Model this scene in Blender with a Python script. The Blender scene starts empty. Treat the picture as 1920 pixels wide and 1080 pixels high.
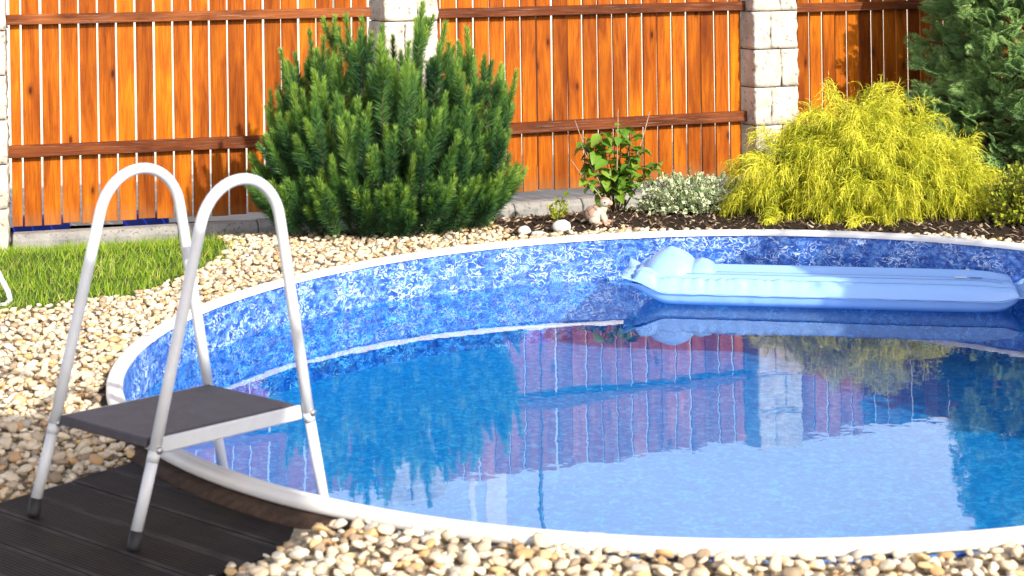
import bpy, bmesh, math, random
import numpy as np
from mathutils import Vector, Matrix, noise
R = math.radians
sc = bpy.context.scene
C = sc.collection
rng = np.random.default_rng(7)
random.seed(7)

# ------------------------------------------------------------------ camera
CAM_H = 1.4324
cd = bpy.data.cameras.new('camera'); cam = bpy.data.objects.new('camera', cd); C.objects.link(cam)
cam.matrix_world = Matrix.Translation((0, 0, CAM_H)) @ Matrix.Rotation(R(90), 4, 'X') @ Matrix.Rotation(-0.0141, 4, 'Z')
cd.sensor_width = 36; cd.lens = 57.40; cd.shift_x = 0.00449; cd.shift_y = -0.3182
cd.clip_end = 2000
cd.dof.use_dof = True; cd.dof.focus_distance = 9.6; cd.dof.aperture_fstop = 5.6
sc.camera = cam
# ------------------------------------------------------------------ sky, sun, exposure
SUN_EL, SUN_AZ = R(31), R(-56)          # azimuth measured from +X towards +Y
sdir = Vector((math.cos(SUN_EL) * math.cos(SUN_AZ), math.cos(SUN_EL) * math.sin(SUN_AZ), math.sin(SUN_EL)))
w = bpy.data.worlds.new('World'); sc.world = w; w.use_nodes = True
nt = w.node_tree
sky = nt.nodes.new('ShaderNodeTexSky'); sky.sky_type = 'NISHITA'; sky.sun_disc = False
sky.sun_elevation = SUN_EL; sky.sun_rotation = R(90) - SUN_AZ
sky.air_density = 1.0; sky.dust_density = 4.0; sky.ozone_density = 1.5
bg = nt.nodes['Background']; bg.inputs['Strength'].default_value = 0.15
# bright thin cloud and haze, thicker towards the horizon all the way round
tcw = nt.nodes.new('ShaderNodeTexCoord'); sxw = nt.nodes.new('ShaderNodeSeparateXYZ'); nt.links.new(tcw.outputs['Generated'], sxw.inputs[0])
mxw = nt.nodes.new('ShaderNodeMath'); mxw.operation = 'MAXIMUM'; mxw.inputs[1].default_value = .06; nt.links.new(sxw.outputs['Z'], mxw.inputs[0])
dvw = nt.nodes.new('ShaderNodeVectorMath'); dvw.operation = 'DIVIDE'; nt.links.new(tcw.outputs['Generated'], dvw.inputs[0]); nt.links.new(mxw.outputs[0], dvw.inputs[1])
nzw = nt.nodes.new('ShaderNodeTexNoise'); nzw.inputs['Scale'].default_value = .55; nzw.inputs['Detail'].default_value = 6; nzw.inputs['Roughness'].default_value = .55
nt.links.new(dvw.outputs[0], nzw.inputs['Vector'])
mrw = nt.nodes.new('ShaderNodeMapRange'); mrw.inputs['From Min'].default_value = .62; mrw.inputs['From Max'].default_value = .15
mrw.inputs['To Min'].default_value = 0.0; mrw.inputs['To Max'].default_value = .72; nt.links.new(sxw.outputs['Z'], mrw.inputs['Value'])
adw = nt.nodes.new('ShaderNodeMath'); adw.operation = 'MULTIPLY_ADD'; adw.inputs[1].default_value = .8; adw.use_clamp = True
nt.links.new(nzw.outputs['Fac'], adw.inputs[0])
sbw = nt.nodes.new('ShaderNodeMath'); sbw.operation = 'SUBTRACT'; sbw.inputs[1].default_value = .46; nt.links.new(mrw.outputs[0], sbw.inputs[0]); nt.links.new(sbw.outputs[0], adw.inputs[2])
mcw = nt.nodes.new('ShaderNodeMix'); mcw.data_type = 'RGBA'; nt.links.new(adw.outputs[0], mcw.inputs['Factor'])
nt.links.new(sky.outputs[0], mcw.inputs[6]); mcw.inputs[7].default_value = (15.0, 14.0, 14.4, 1)
nt.links.new(mcw.outputs[2], bg.inputs[0])
sd = bpy.data.lights.new('sun', 'SUN'); sd.energy = 5.0; sd.angle = R(0.53); sd.color = (1.0, 0.93, 0.82)
so = bpy.data.objects.new('sun', sd); C.objects.link(so)
so.rotation_euler = sdir.to_track_quat('Z', 'Y').to_euler()
sc.view_settings.view_transform = 'Standard'; sc.view_settings.look = 'None'
sc.view_settings.exposure = 0.47; sc.view_settings.gamma = 1.0
sc.view_settings.use_curve_mapping = False

# ------------------------------------------------------------------ material helpers
def newmat(name):
    m = bpy.data.materials.new(name); m.use_nodes = True
    return m, m.node_tree, m.node_tree.nodes['Principled BSDF']
def N(t, kind, **kw):
    n = t.nodes.new(kind)
    for k, v in kw.items():
        if k in n.inputs: n.inputs[k].default_value = v
        else: setattr(n, k, v)
    return n
def L(t, a, b): t.links.new(a, b)
def ramp(t, fac, stops, interp='LINEAR'):
    n = t.nodes.new('ShaderNodeValToRGB'); n.color_ramp.interpolation = interp
    e = n.color_ramp.elements
    while len(e) < len(stops): e.new(0.5)
    for el, (p, c) in zip(e, stops):
        el.position = p; el.color = (c[0], c[1], c[2], 1)
    if fac is not None: L(t, fac, n.inputs['Fac'])
    return n
def coords(t, scale=(1, 1, 1), rnd=False, kind='Object'):
    tc = N(t, 'ShaderNodeTexCoord'); mp = N(t, 'ShaderNodeMapping'); mp.inputs['Scale'].default_value = scale
    L(t, tc.outputs[kind], mp.inputs['Vector'])
    if rnd:
        oi = N(t, 'ShaderNodeObjectInfo'); cb = N(t, 'ShaderNodeCombineXYZ')
        for i, k in enumerate((37.0, 61.0, 23.0)):
            mm = N(t, 'ShaderNodeMath', operation='MULTIPLY'); mm.inputs[1].default_value = k
            L(t, oi.outputs['Random'], mm.inputs[0]); L(t, mm.outputs[0], cb.inputs[i])
        L(t, cb.outputs[0], mp.inputs['Location'])
    return mp.outputs[0]
def mixc(t, fac, a, b, blend='MIX'):
    n = N(t, 'ShaderNodeMix', data_type='RGBA', blend_type=blend)
    for sock, v in ((n.inputs['Factor'], fac), (n.inputs[6], a), (n.inputs[7], b)):
        if isinstance(v, (int, float)): sock.default_value = v
        elif isinstance(v, tuple): sock.default_value = (*v, 1)
        else: L(t, v, sock)
    return n.outputs[2]
def bump(t, h, b, strength=0.3, dist=0.01):
    n = N(t, 'ShaderNodeBump', Strength=strength, Distance=dist)
    L(t, h, n.inputs['Height']); L(t, n.outputs[0], b.inputs['Normal']); return n

def wood(name, dark, mid, light, weather=0.0, ax=2):
    st_ = lambda a, b_: tuple(b_ if i == ax else a for i in range(3))
    m, t, b = newmat(name)
    v = coords(t, st_(9, 1.1), True)
    n1 = N(t, 'ShaderNodeTexNoise', Scale=2.2, Detail=6, Roughness=.6, Distortion=.6); L(t, v, n1.inputs['Vector'])
    v2 = coords(t, st_(75, 1.6), True)
    n2 = N(t, 'ShaderNodeTexNoise', Scale=3.0, Detail=4, Roughness=.7); L(t, v2, n2.inputs['Vector'])
    base = ramp(t, n1.outputs['Fac'], [(.25, dark), (.5, mid), (.75, light)])
    gr = ramp(t, n2.outputs['Fac'], [(.32, (.42, .34, .28)), (.58, (1, 1, 1))])
    c = mixc(t, .8, base.outputs[0], gr.outputs[0], 'MULTIPLY')
    # knots
    vk = coords(t, st_(7, 2.9), True)
    vo = N(t, 'ShaderNodeTexVoronoi', Scale=1.0, Randomness=1.0); L(t, vk, vo.inputs['Vector'])
    kn = ramp(t, vo.outputs['Distance'], [(.04, (1, 1, 1)), (.10, (.35,) * 3), (.20, (0, 0, 0))])
    c = mixc(t, kn.outputs[0], c, (dark[0] * .35, dark[1] * .3, dark[2] * .3))
    # slat to slat variation
    oi = N(t, 'ShaderNodeObjectInfo')
    hv = ramp(t, oi.outputs['Random'], [(0, (.50, .43, .40)), (.3, (.80, .74, .70)), (.6, (.92, .90, .86)), (1, (1.1, 1.14, 1.1))])
    c = mixc(t, 1.0, c, hv.outputs[0], 'MULTIPLY')
    # large soft stain clouds
    vs = coords(t, (1.5, 1.5, .8), True)
    n3 = N(t, 'ShaderNodeTexNoise', Scale=1.6, Detail=3); L(t, vs, n3.inputs['Vector'])
    st = ramp(t, n3.outputs['Fac'], [(.36, (.52, .42, .34)), (.6, (1, 1, 1))])
    c = mixc(t, .7, c, st.outputs[0], 'MULTIPLY')
    if not weather:
        sz = N(t, 'ShaderNodeSeparateXYZ'); tz = N(t, 'ShaderNodeTexCoord'); L(t, tz.outputs['Object'], sz.inputs[0])
        dz = N(t, 'ShaderNodeMath', operation='MULTIPLY_ADD'); dz.inputs[1].default_value = .22; L(t, n3.outputs['Fac'], dz.inputs[0])
        ng = N(t, 'ShaderNodeMath', operation='MULTIPLY'); ng.inputs[1].default_value = -1.0; L(t, sz.outputs['Z'], ng.inputs[0]); L(t, ng.outputs[0], dz.inputs[2])
        dr_ = ramp(t, dz.outputs[0], [(.0, (0, 0, 0)), (.10, (.5,) * 3)])
        c = mixc(t, dr_.outputs[0], c, (.22, .11, .045))
    if weather:
        n4 = N(t, 'ShaderNodeTexNoise', Scale=2.0, Detail=8, Roughness=.8); L(t, v2, n4.inputs['Vector'])
        wr = ramp(t, n4.outputs['Fac'], [(.55, (0, 0, 0)), (.75, (weather,) * 3)])
        c = mixc(t, wr.outputs[0], c, (.45, .38, .32))
    L(t, c, b.inputs['Base Color'])
    b.inputs['Roughness'].default_value = .55
    b.inputs['Specular IOR Level'].default_value = .14
    bump(t, n2.outputs['Fac'], b, .35, .004)
    return m

def stone(name, cols, scale=1.0, pores=True, rough=.9):
    m, t, b = newmat(name)
    v = coords(t, (1, 1, 1), True)
    n1 = N(t, 'ShaderNodeTexNoise', Scale=5 * scale, Detail=8, Roughness=.65); L(t, v, n1.inputs['Vector'])
    c = ramp(t, n1.outputs['Fac'], [(.3, cols[0]), (.5, cols[1]), (.7, cols[2])]).outputs[0]
    n2 = N(t, 'ShaderNodeTexNoise', Scale=60 * scale, Detail=5, Roughness=.7); L(t, v, n2.inputs['Vector'])
    if pores:
        n3 = N(t, 'ShaderNodeTexNoise', Scale=38 * scale, Detail=2, Roughness=.5); L(t, v, n3.inputs['Vector'])
        p = ramp(t, n3.outputs['Fac'], [(.30, (.35, .32, .3)), (.40, (1, 1, 1))])
        c = mixc(t, .8, c, p.outputs[0], 'MULTIPLY')
    L(t, c, b.inputs['Base Color']); b.inputs['Roughness'].default_value = rough
    b.inputs['Specular IOR Level'].default_value = .25
    bump(t, n2.outputs['Fac'], b, .6, .006)
    return m

def foliage(name, stops, trans=.3, rough=.5, spec=.3):
    m, t, b = newmat(name)
    at = N(t, 'ShaderNodeAttribute', attribute_name='rnd')
    c = ramp(t, at.outputs['Fac'], stops).outputs[0]
    L(t, c, b.inputs['Base Color']); b.inputs['Roughness'].default_value = rough
    b.inputs['Specular IOR Level'].default_value = spec
    if trans:
        tr = N(t, 'ShaderNodeBsdfTranslucent'); L(t, c, tr.inputs['Color'])
        mx = N(t, 'ShaderNodeMixShader'); mx.inputs[0].default_value = trans
        L(t, b.outputs[0], mx.inputs[1]); L(t, tr.outputs[0], mx.inputs[2])
        L(t, mx.outputs[0], t.nodes['Material Output'].inputs['Surface'])
    return m

def plain(name, col, rough=.5, spec=.5, metallic=0.0, var=0.0, scale=20, bmp=0.0):
    m, t, b = newmat(name)
    b.inputs['Base Color'].default_value = (*col, 1)
    b.inputs['Roughness'].default_value = rough; b.inputs['Metallic'].default_value = metallic
    b.inputs['Specular IOR Level'].default_value = spec
    if var or bmp:
        v = coords(t)
        n = N(t, 'ShaderNodeTexNoise', Scale=scale, Detail=6, Roughness=.65); L(t, v, n.inputs['Vector'])
        r_ = ramp(t, n.outputs['Fac'], [(.3, tuple(x * (1 - var) for x in col)), (.7, tuple(min(1, x * (1 + var * .5)) for x in col))])
        L(t, r_.outputs[0], b.inputs['Base Color'])
        if bmp: bump(t, n.outputs['Fac'], b, bmp, .005)
    return m

M = {}
M['slat'] = wood('slat_wood', (.24, .047, .003), (.49, .132, .004), (.69, .235, .005))
M['rail'] = wood('rail_wood', (.11, .030, .008), (.23, .066, .017), (.34, .11, .030), weather=.65, ax=0)
M['block'] = stone('split_stone', ((.36, .33, .28), (.50, .465, .40), (.60, .565, .49)))
M['kerb'] = stone('kerb_concrete', ((.17, .17, .165), (.26, .255, .24), (.34, .33, .30)), 1.4)
M['white_metal'] = plain('white_painted_metal', (.57, .60, .63), .35, .5, var=.06, scale=30)
M['rubber'] = plain('black_rubber', (.015, .015, .017), .6, .4)
M['bolt'] = plain('steel_bolt', (.45, .45, .45), .35, .5, .9)
M['rim'] = plain('white_rim_plastic', (.72, .71, .68), .38, .45, var=.05, scale=14)
M['soil'] = plain('soil', (.16, .12, .08), .95, .1, var=.5, scale=30, bmp=.6)
M['gravel_base'] = plain('gravel_base', (.34, .28, .20), .95, .1, var=.6, scale=45, bmp=.8)
M['mulch_base'] = plain('mulch_base', (.035, .025, .018), .95, .1, var=.7, scale=70, bmp=.8)
M['lawn_base'] = plain('lawn_base', (.07, .10, .025), .95, .1, var=.5, scale=40, bmp=.5)
M['paving'] = plain('pale_paving', (.55, .53, .48), .9, .2, var=.2, scale=3, bmp=.2)
M['white_wall'] = plain('white_render', (.56, .54, .47), .9, .2, var=.12, scale=6, bmp=.2)
M['fascia'] = plain('brown_fascia', (.065, .040, .028), .8, .2, var=.5, scale=30, bmp=.5)
M['post_white'] = plain('white_post_paint', (.85, .83, .76), .8, .2, var=.05)
M['tarp'] = plain('blue_tarp', (.01, .035, .42), .45, .4, var=.3, scale=8)

# pebbles: colour per stone from an attribute or the object's own random number
def pebble_mat(name, use_attr):
    m, t, b = newmat(name)
    if use_attr: src = N(t, 'ShaderNodeAttribute', attribute_name='rnd').outputs['Fac']
    else: src = N(t, 'ShaderNodeObjectInfo').outputs['Random']
    c = ramp(t, src, [(0, (.34, .26, .18)), (.10, (.54, .44, .32)), (.22, (.68, .55, .38)), (.42, (.66, .46, .24)), (.50, (.72, .62, .46)),
                      (.68, (.64, .55, .42)), (.78, (.54, .34, .17)), (.86, (.74, .67, .54)), (.95, (.44, .41, .36)), (1, (.56, .36, .22))], 'CONSTANT').outputs[0]
    v = coords(t, (1, 1, 1), not use_attr)
    n = N(t, 'ShaderNodeTexNoise', Scale=42, Detail=6, Roughness=.65); L(t, v, n.inputs['Vector'])
    c = mixc(t, .6, c, ramp(t, n.outputs['Fac'], [(.3, (.62, .55, .45)), (.6, (1.05, 1.03, 1.0))]).outputs[0], 'MULTIPLY')
    L(t, c, b.inputs['Base Color']); b.inputs['Roughness'].default_value = .75; b.inputs['Specular IOR Level'].default_value = .3
    bump(t, n.outputs['Fac'], b, .25, .004)
    return m
M['pebble'] = pebble_mat('pebble_stone', False)
M['gravel'] = pebble_mat('gravel_stone', True)

# composite deck board
m, t, b = newmat('dark_deck_board')
v = coords(t, (2.5, 70, 20), True)
n = N(t, 'ShaderNodeTexNoise', Scale=2, Detail=6, Roughness=.7); L(t, v, n.inputs['Vector'])
v2 = coords(t, (3, 3, 3), True); n2 = N(t, 'ShaderNodeTexNoise', Scale=3, Detail=5); L(t, v2, n2.inputs['Vector'])
c = ramp(t, n.outputs['Fac'], [(.3, (.010, .007, .006)), (.7, (.032, .022, .018))]).outputs[0]
c = mixc(t, .5, c, ramp(t, n2.outputs['Fac'], [(.4, (.6, .6, .6)), (.7, (1.4, 1.35, 1.3))]).outputs[0], 'MULTIPLY')
sx = N(t, 'ShaderNodeSeparateXYZ'); tc_ = N(t, 'ShaderNodeTexCoord'); L(t, tc_.outputs['Object'], sx.inputs[0])
ab = N(t, 'ShaderNodeMath', operation='ABSOLUTE'); L(t, sx.outputs['Y'], ab.inputs[0])
ew = ramp(t, ab.outputs[0], [(.055, (0, 0, 0)), (.063, (.55,) * 3), (.0705, (.15,) * 3)])
ew2 = mixc(t, 1.0, ew.outputs[0], ramp(t, n2.outputs['Fac'], [(.35, (.1,) * 3), (.65, (1, 1, 1))]).outputs[0], 'MULTIPLY')
c = mixc(t, ew2, c, (.12, .105, .105))
L(t, c, b.inputs['Base Color']); b.inputs['Roughness'].default_value = .7; b.inputs['Specular IOR Level'].default_value = .2
gv = N(t, 'ShaderNodeMath', operation='SINE'); gm = N(t, 'ShaderNodeMath', operation='MULTIPLY'); gm.inputs[1].default_value = 520
L(t, sx.outputs['Y'], gm.inputs[0]); L(t, gm.outputs[0], gv.inputs[0])
bump(t, gv.outputs[0], b, .5, .0025); M['deck'] = m

# step plate of the ladder
m, t, b = newmat('dark_step_plate')
v = coords(t); n = N(t, 'ShaderNodeTexNoise', Scale=14, Detail=7, Roughness=.7); L(t, v, n.inputs['Vector'])
n2 = N(t, 'ShaderNodeTexNoise', Scale=60, Detail=3, Roughness=.6); L(t, v, n2.inputs['Vector'])
c = ramp(t, n.outputs['Fac'], [(.3, (.034, .032, .042)), (.7, (.068, .062, .075))]).outputs[0]
c = mixc(t, ramp(t, n2.outputs['Fac'], [(.64, (0, 0, 0)), (.74, (.35,) * 3)]).outputs[0], c, (.22, .20, .20))
L(t, c, b.inputs['Base Color']); b.inputs['Roughness'].default_value = .55
wv = N(t, 'ShaderNodeTexWave', Scale=40.0, bands_direction='X'); L(t, v, wv.inputs['Vector']); bump(t, wv.outputs['Fac'], b, .5, .002); M['plate'] = m

# printed pool liner: deep blue with pale ripple marks
m, t, b = newmat('printed_pool_liner')
v = coords(t, (1, 1, 1.5))
nd = N(t, 'ShaderNodeTexNoise', Scale=18, Detail=3, Roughness=.6); L(t, v, nd.inputs['Vector'])
va = N(t, 'ShaderNodeVectorMath', operation='MULTIPLY_ADD'); va.inputs[1].default_value = (.10, .10, .10)
L(t, nd.outputs['Color'], va.inputs[0]); L(t, v, va.inputs[2])
q1 = N(t, 'ShaderNodeTexNoise', Scale=19, Detail=2.5, Roughness=.55, Distortion=1.4); L(t, v, q1.inputs['Vector'])
q2 = N(t, 'ShaderNodeTexNoise', Scale=36, Detail=2, Roughness=.5, Distortion=1.0); L(t, va.outputs[0], q2.inputs['Vector'])
l1 = ramp(t, q1.outputs['Fac'], [(.462, (0, 0, 0)), (.490, (1, 1, 1)), (.510, (1, 1, 1)), (.538, (0, 0, 0))])
l2 = ramp(t, q2.outputs['Fac'], [(.46, (0, 0, 0)), (.49, (.75,) * 3), (.51, (.75,) * 3), (.54, (0, 0, 0))])
nm = N(t, 'ShaderNodeTexNoise', Scale=21, Detail=5, Roughness=.65); L(t, v, nm.inputs['Vector'])
nb = N(t, 'ShaderNodeTexNoise', Scale=9, Detail=3, Roughness=.6); L(t, v, nb.inputs['Vector'])
k1 = ramp(t, nm.outputs['Fac'], [(.44, (0, 0, 0)), (.58, (1, 1, 1))])
k2 = ramp(t, nb.outputs['Fac'], [(.42, (.15,) * 3), (.60, (1, 1, 1))])
base = ramp(t, nm.outputs['Fac'], [(.32, (.006, .036, .21)), (.5, (.015, .088, .38)), (.66, (.060, .20, .54))]).outputs[0]
c = mixc(t, mixc(t, 1.0, l2.outputs[0], k1.outputs[0], 'MULTIPLY'), base, (.26, .42, .68))
c = mixc(t, mixc(t, 1.0, l1.outputs[0], k2.outputs[0], 'MULTIPLY'), c, (.52, .65, .82))
L(t, c, b.inputs['Base Color']); b.inputs['Roughness'].default_value = .35; M['liner'] = m
# floor of the pool: lighter sheet of the same print
m, t, b = newmat('pale_floor_liner')
v = coords(t)
fl = N(t, 'ShaderNodeTexNoise', Scale=26, Detail=4, Roughness=.65, Distortion=1.2); L(t, v, fl.inputs['Vector'])
c = ramp(t, fl.outputs['Fac'], [(.36, (.012, .205, .49)), (.52, (.020, .285, .58)), (.62, (.12, .43, .70))]).outputs[0]
L(t, c, b.inputs['Base Color']); b.inputs['Roughness'].default_value = .5; M['floor'] = m

# water: clear sheet, mirror by Fresnel, tinted by what it lets through
m, t, b = newmat('pool_water')
t.nodes.remove(b)
v = coords(t, (1, 1, 1))
n1 = N(t, 'ShaderNodeTexNoise', Scale=3.0, Detail=2, Roughness=.4); L(t, v, n1.inputs['Vector'])
n2 = N(t, 'ShaderNodeTexNoise', Scale=13.0, Detail=2, Roughness=.5); L(t, v, n2.inputs['Vector'])
ad = N(t, 'ShaderNodeMath', operation='MULTIPLY_ADD'); ad.inputs[1].default_value = .18
L(t, n2.outputs['Fac'], ad.inputs[0]); L(t, n1.outputs['Fac'], ad.inputs[2])
bp = N(t, 'ShaderNodeBump', Strength=1.0, Distance=.0011); L(t, ad.outputs[0], bp.inputs['Height'])
fr = N(t, 'ShaderNodeFresnel', IOR=1.40); L(t, bp.outputs[0], fr.inputs['Normal'])
ge = N(t, 'ShaderNodeNewGeometry'); io = N(t, 'ShaderNodeMix'); io.inputs[2].default_value = 1.92; io.inputs[3].default_value = 1 / 1.92
L(t, ge.outputs['Backfacing'], io.inputs[0]); L(t, io.outputs[0], fr.inputs['IOR'])   # the sheet does not refract: same mirror share from both sides
gl = N(t, 'ShaderNodeBsdfGlossy', Roughness=.0); L(t, bp.outputs[0], gl.inputs['Normal'])
tr = N(t, 'ShaderNodeBsdfTransparent'); tr.inputs[0].default_value = (.40, .83, .98, 1)
mx = N(t, 'ShaderNodeMixShader'); L(t, fr.outputs[0], mx.inputs[0]); L(t, tr.outputs[0], mx.inputs[1]); L(t, gl.outputs[0], mx.inputs[2])
L(t, mx.outputs[0], t.nodes['Material Output'].inputs['Surface']); M['water'] = m

# inflatable vinyl
m, t, b = newmat('blue_vinyl')
b.inputs['Base Color'].default_value = (.27, .47, .88, 1); b.inputs['Roughness'].default_value = .28
b.inputs['Subsurface Weight'].default_value = .25; b.inputs['Subsurface Radius'].default_value = (.02, .04, .08); b.inputs['Subsurface Scale'].default_value = .6
M['vinyl'] = m
M['label'] = plain('white_print', (.8, .82, .85), .5)
M['ink'] = plain('dark_print', (.03, .05, .12), .5)

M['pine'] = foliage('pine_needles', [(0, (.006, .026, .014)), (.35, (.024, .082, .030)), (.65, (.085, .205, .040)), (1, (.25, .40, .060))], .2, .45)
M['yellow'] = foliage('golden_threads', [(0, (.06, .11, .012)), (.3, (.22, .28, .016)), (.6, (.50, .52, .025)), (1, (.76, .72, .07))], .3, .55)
M['conifer'] = foliage('blue_green_sprays', [(0, (.03, .08, .035)), (.4, (.14, .27, .085)), (.75, (.32, .50, .16)), (1, (.54, .68, .26))], .22, .55)
M['grass'] = foliage('grass_blades', [(0, (.07, .15, .012)), (.4, (.17, .31, .018)), (.8, (.32, .46, .03)), (1, (.56, .50, .16))], .35, .5)
M['leaf'] = foliage('green_leaf', [(0, (.06, .15, .02)), (.6, (.13, .28, .03)), (1, (.26, .40, .05))], .35, .4)
M['varieg'] = foliage('variegated_leaf', [(0, (.08, .18, .05)), (.40, (.18, .32, .10)), (.5, (.62, .68, .42)), (1, (.82, .84, .62))], .25, .45)
M['gold'] = foliage('golden_leaf', [(0, (.07, .12, .015)), (.4, (.22, .30, .02)), (1, (.58, .56, .06))], .3, .45)
M['chips'] = foliage('bark_chips', [(0, (.03, .02, .014)), (.40, (.11, .065, .04)), (.70, (.27, .18, .115)), (1, (.48, .39, .28))], 0, .9)
M['bark'] = plain('brown_bark', (.11, .07, .045), .9, .2, var=.5, scale=60, bmp=.6)
M['twig'] = plain('pale_twig', (.34, .24, .16), .8, .2, var=.4, scale=60)
M['white_stone'] = plain('white_stone', (.66, .63, .57), .8, .3, var=.25, scale=24, bmp=.4)
M['turtle'] = plain('grey_cast_stone', (.46, .42, .34), .85, .25, var=.3, scale=30, bmp=.5)
M['shell'] = plain('brown_cast_shell', (.36, .24, .18), .85, .25, var=.35, scale=30, bmp=.5)
M['groove'] = plain('dark_groove', (.10, .065, .05), .9, .2)
M['beak'] = plain('reddish_beak', (.48, .27, .19), .8, .3, var=.25, scale=30)
M['eye'] = plain('painted_eye', (.02, .022, .03), .4, .5)
M['canvas'] = plain('beige_canvas', (.62, .56, .45), .9, .2, var=.08)
M['dark_metal'] = plain('dark_metal_pole', (.05, .05, .055), .45, .5)
M['sling'] = plain('grey_sling', (.3, .32, .34), .8, .3)
M['fence_post'] = plain('steel_post', (.3, .3, .3), .5, .5, .5)

# ------------------------------------------------------------------ geometry helpers
def link(o, parent=None):
    C.objects.link(o)
    if parent is not None: o.parent = parent
    return o
def tag(o, label=None, cat=None, group=None, kind=None):
    for k, v in (('label', label), ('category', cat), ('group', group), ('kind', kind)):
        if v: o[k] = v
    return o
def empty(name, loc=(0, 0, 0), rz=0):
    o = bpy.data.objects.new(name, None); o.location = loc; o.rotation_euler = (0, 0, rz); o.empty_display_size = .1
    return link(o)
def mesh(name, V, F, mat=None, smooth=False):
    me = bpy.data.meshes.new(name); me.from_pydata([tuple(v) for v in V], [], [tuple(f) for f in F])
    if smooth: me.polygons.foreach_set('use_smooth', [True] * len(me.polygons))
    if mat is not None: me.materials.append(mat)
    me.update(); return me
def ob(name, me, parent=None, loc=(0, 0, 0), rot=(0, 0, 0), scale=(1, 1, 1)):
    o = bpy.data.objects.new(name, me); o.location = loc; o.rotation_euler = rot; o.scale = scale
    return link(o, parent)
def bulk(name, V, F, mat, rnd=None, smooth=False):
    """numpy mesh: V (n,3), F (m,k) of equal face size"""
    V = np.asarray(V, np.float32); F = np.asarray(F, np.int32); k = F.shape[1]
    me = bpy.data.meshes.new(name)
    me.vertices.add(len(V)); me.vertices.foreach_set('co', V.ravel())
    me.loops.add(F.size); me.loops.foreach_set('vertex_index', F.ravel())
    me.polygons.add(len(F)); me.polygons.foreach_set('loop_start', np.arange(0, F.size, k, dtype=np.int32))
    if smooth: me.polygons.foreach_set('use_smooth', np.ones(len(F), bool))
    if rnd is not None:
        a = me.attributes.new('rnd', 'FLOAT', 'POINT'); a.data.foreach_set('value', np.asarray(rnd, np.float32))
    me.materials.append(mat); me.update(calc_edges=True); me.validate(); return me
def bm_mesh(name, bm, mat, smooth=False):
    me = bpy.data.meshes.new(name); bm.to_mesh(me); bm.free(); me.materials.append(mat)
    if smooth: me.polygons.foreach_set('use_smooth', [True] * len(me.polygons))
    return me
def box_me(name, sx, sy, sz, mat, bev=.003, origin=(0, 0, 0)):
    """box centred in x and y, standing on z = 0 (shifted by origin), bevelled edges"""
    bm = bmesh.new(); bmesh.ops.create_cube(bm, size=1)
    for v in bm.verts: v.co = Vector((v.co.x * sx + origin[0], v.co.y * sy + origin[1], (v.co.z + .5) * sz + origin[2]))
    if bev: bmesh.ops.bevel(bm, geom=bm.edges[:], offset=bev, segments=1, affect='EDGES')
    return bm_mesh(name, bm, mat)
def tube_data(pts, rad, n=10, cap=True):
    """polyline swept by a circle; rad is one radius or one per point"""
    P = [Vector(p) for p in pts]; k = len(P)
    rr = [rad] * k if not hasattr(rad, '__len__') else rad
    V, F = [], []
    T0 = (P[1] - P[0]).normalized()
    up = Vector((0, 0, 1)) if abs(T0.z) < .9 else Vector((1, 0, 0))
    A = T0.cross(up).normalized()
    for i in range(k):
        T = (P[min(i + 1, k - 1)] - P[max(i - 1, 0)]).normalized()
        A = (A - T * A.dot(T)).normalized(); B = T.cross(A)
        for j in range(n):
            th = 2 * math.pi * j / n
            V.append(P[i] + (A * math.cos(th) + B * math.sin(th)) * rr[i])
    for i in range(k - 1):
        for j in range(n):
            F.append((i * n + j, i * n + (j + 1) % n, (i + 1) * n + (j + 1) % n, (i + 1) * n + j))
    if cap: F.append(tuple(range(n - 1, -1, -1))); F.append(tuple(range((k - 1) * n, k * n)))
    return V, F
def tube(name, pts, rad, mat, parent=None, n=10):
    V, F = tube_data(pts, rad, n); return ob(name, mesh(name, V, F, mat, True), parent)
def join_data(parts):
    V, F = [], []
    for v, f in parts:
        o = len(V); V += list(v); F += [tuple(i + o for i in q) for q in f]
    return V, F
def unit(a): return a / np.maximum(np.linalg.norm(a, axis=-1, keepdims=True), 1e-9)
def ico(sub):
    bm = bmesh.new(); bmesh.ops.create_icosphere(bm, subdivisions=sub, radius=1)
    V = np.array([v.co[:] for v in bm.verts]); F = np.array([[v.index for v in f.verts] for f in bm.faces]); bm.free(); return V, F
def smooth01(t): t = np.clip(t, 0, 1); return t * t * (3 - 2 * t)

# ------------------------------------------------------------------ lie of the land
XC, YC = .8273, 6.3169          # pool centre; z = 0 is the top of the rim at the centre
TILT = .0178                    # the pool is out of level by a degree
WATER = -.2445
F1 = (-3.0365, 10.1755, .269)   # first fence run: a point and its direction
F2 = (-.4554, 10.9559, .3782)   # second and third runs share one line
def dfence(X, Y):
    d1 = (X - F1[0]) * math.sin(F1[2]) - (Y - F1[1]) * math.cos(F1[2])
    d2 = (X - F2[0]) * math.sin(F2[2]) - (Y - F2[1]) * math.cos(F2[2])
    return np.where(X < -.7, d1, d2)
def ground(X, Y):
    X = np.asarray(X, float); Y = np.asarray(Y, float)
    b = -.088 + .010 * np.clip(X - XC, -2.6, 2.6)
    b = b + .050 * smooth01((5.9 - Y) / .9) * smooth01((X + .75) / .5)
    return -.32 + (b + .32) * smooth01((dfence(X, Y) - .1) / 1.4)
def gz(x, y): return float(ground(x, y))
DU = np.array([.6294, .7771]); DW = np.array([.7771, -.6294])   # deck: across the boards / along them
def in_poly(X, Y, poly):
    ins = np.zeros(np.shape(X), bool); n = len(poly)
    for i in range(n):
        x1, y1 = poly[i]; x2, y2 = poly[(i + 1) % n]
        c = ((y1 > Y) != (y2 > Y)) & (X < (x2 - x1) * (Y - y1) / (y2 - y1 + 1e-12) + x1); ins ^= c
    return ins
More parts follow.
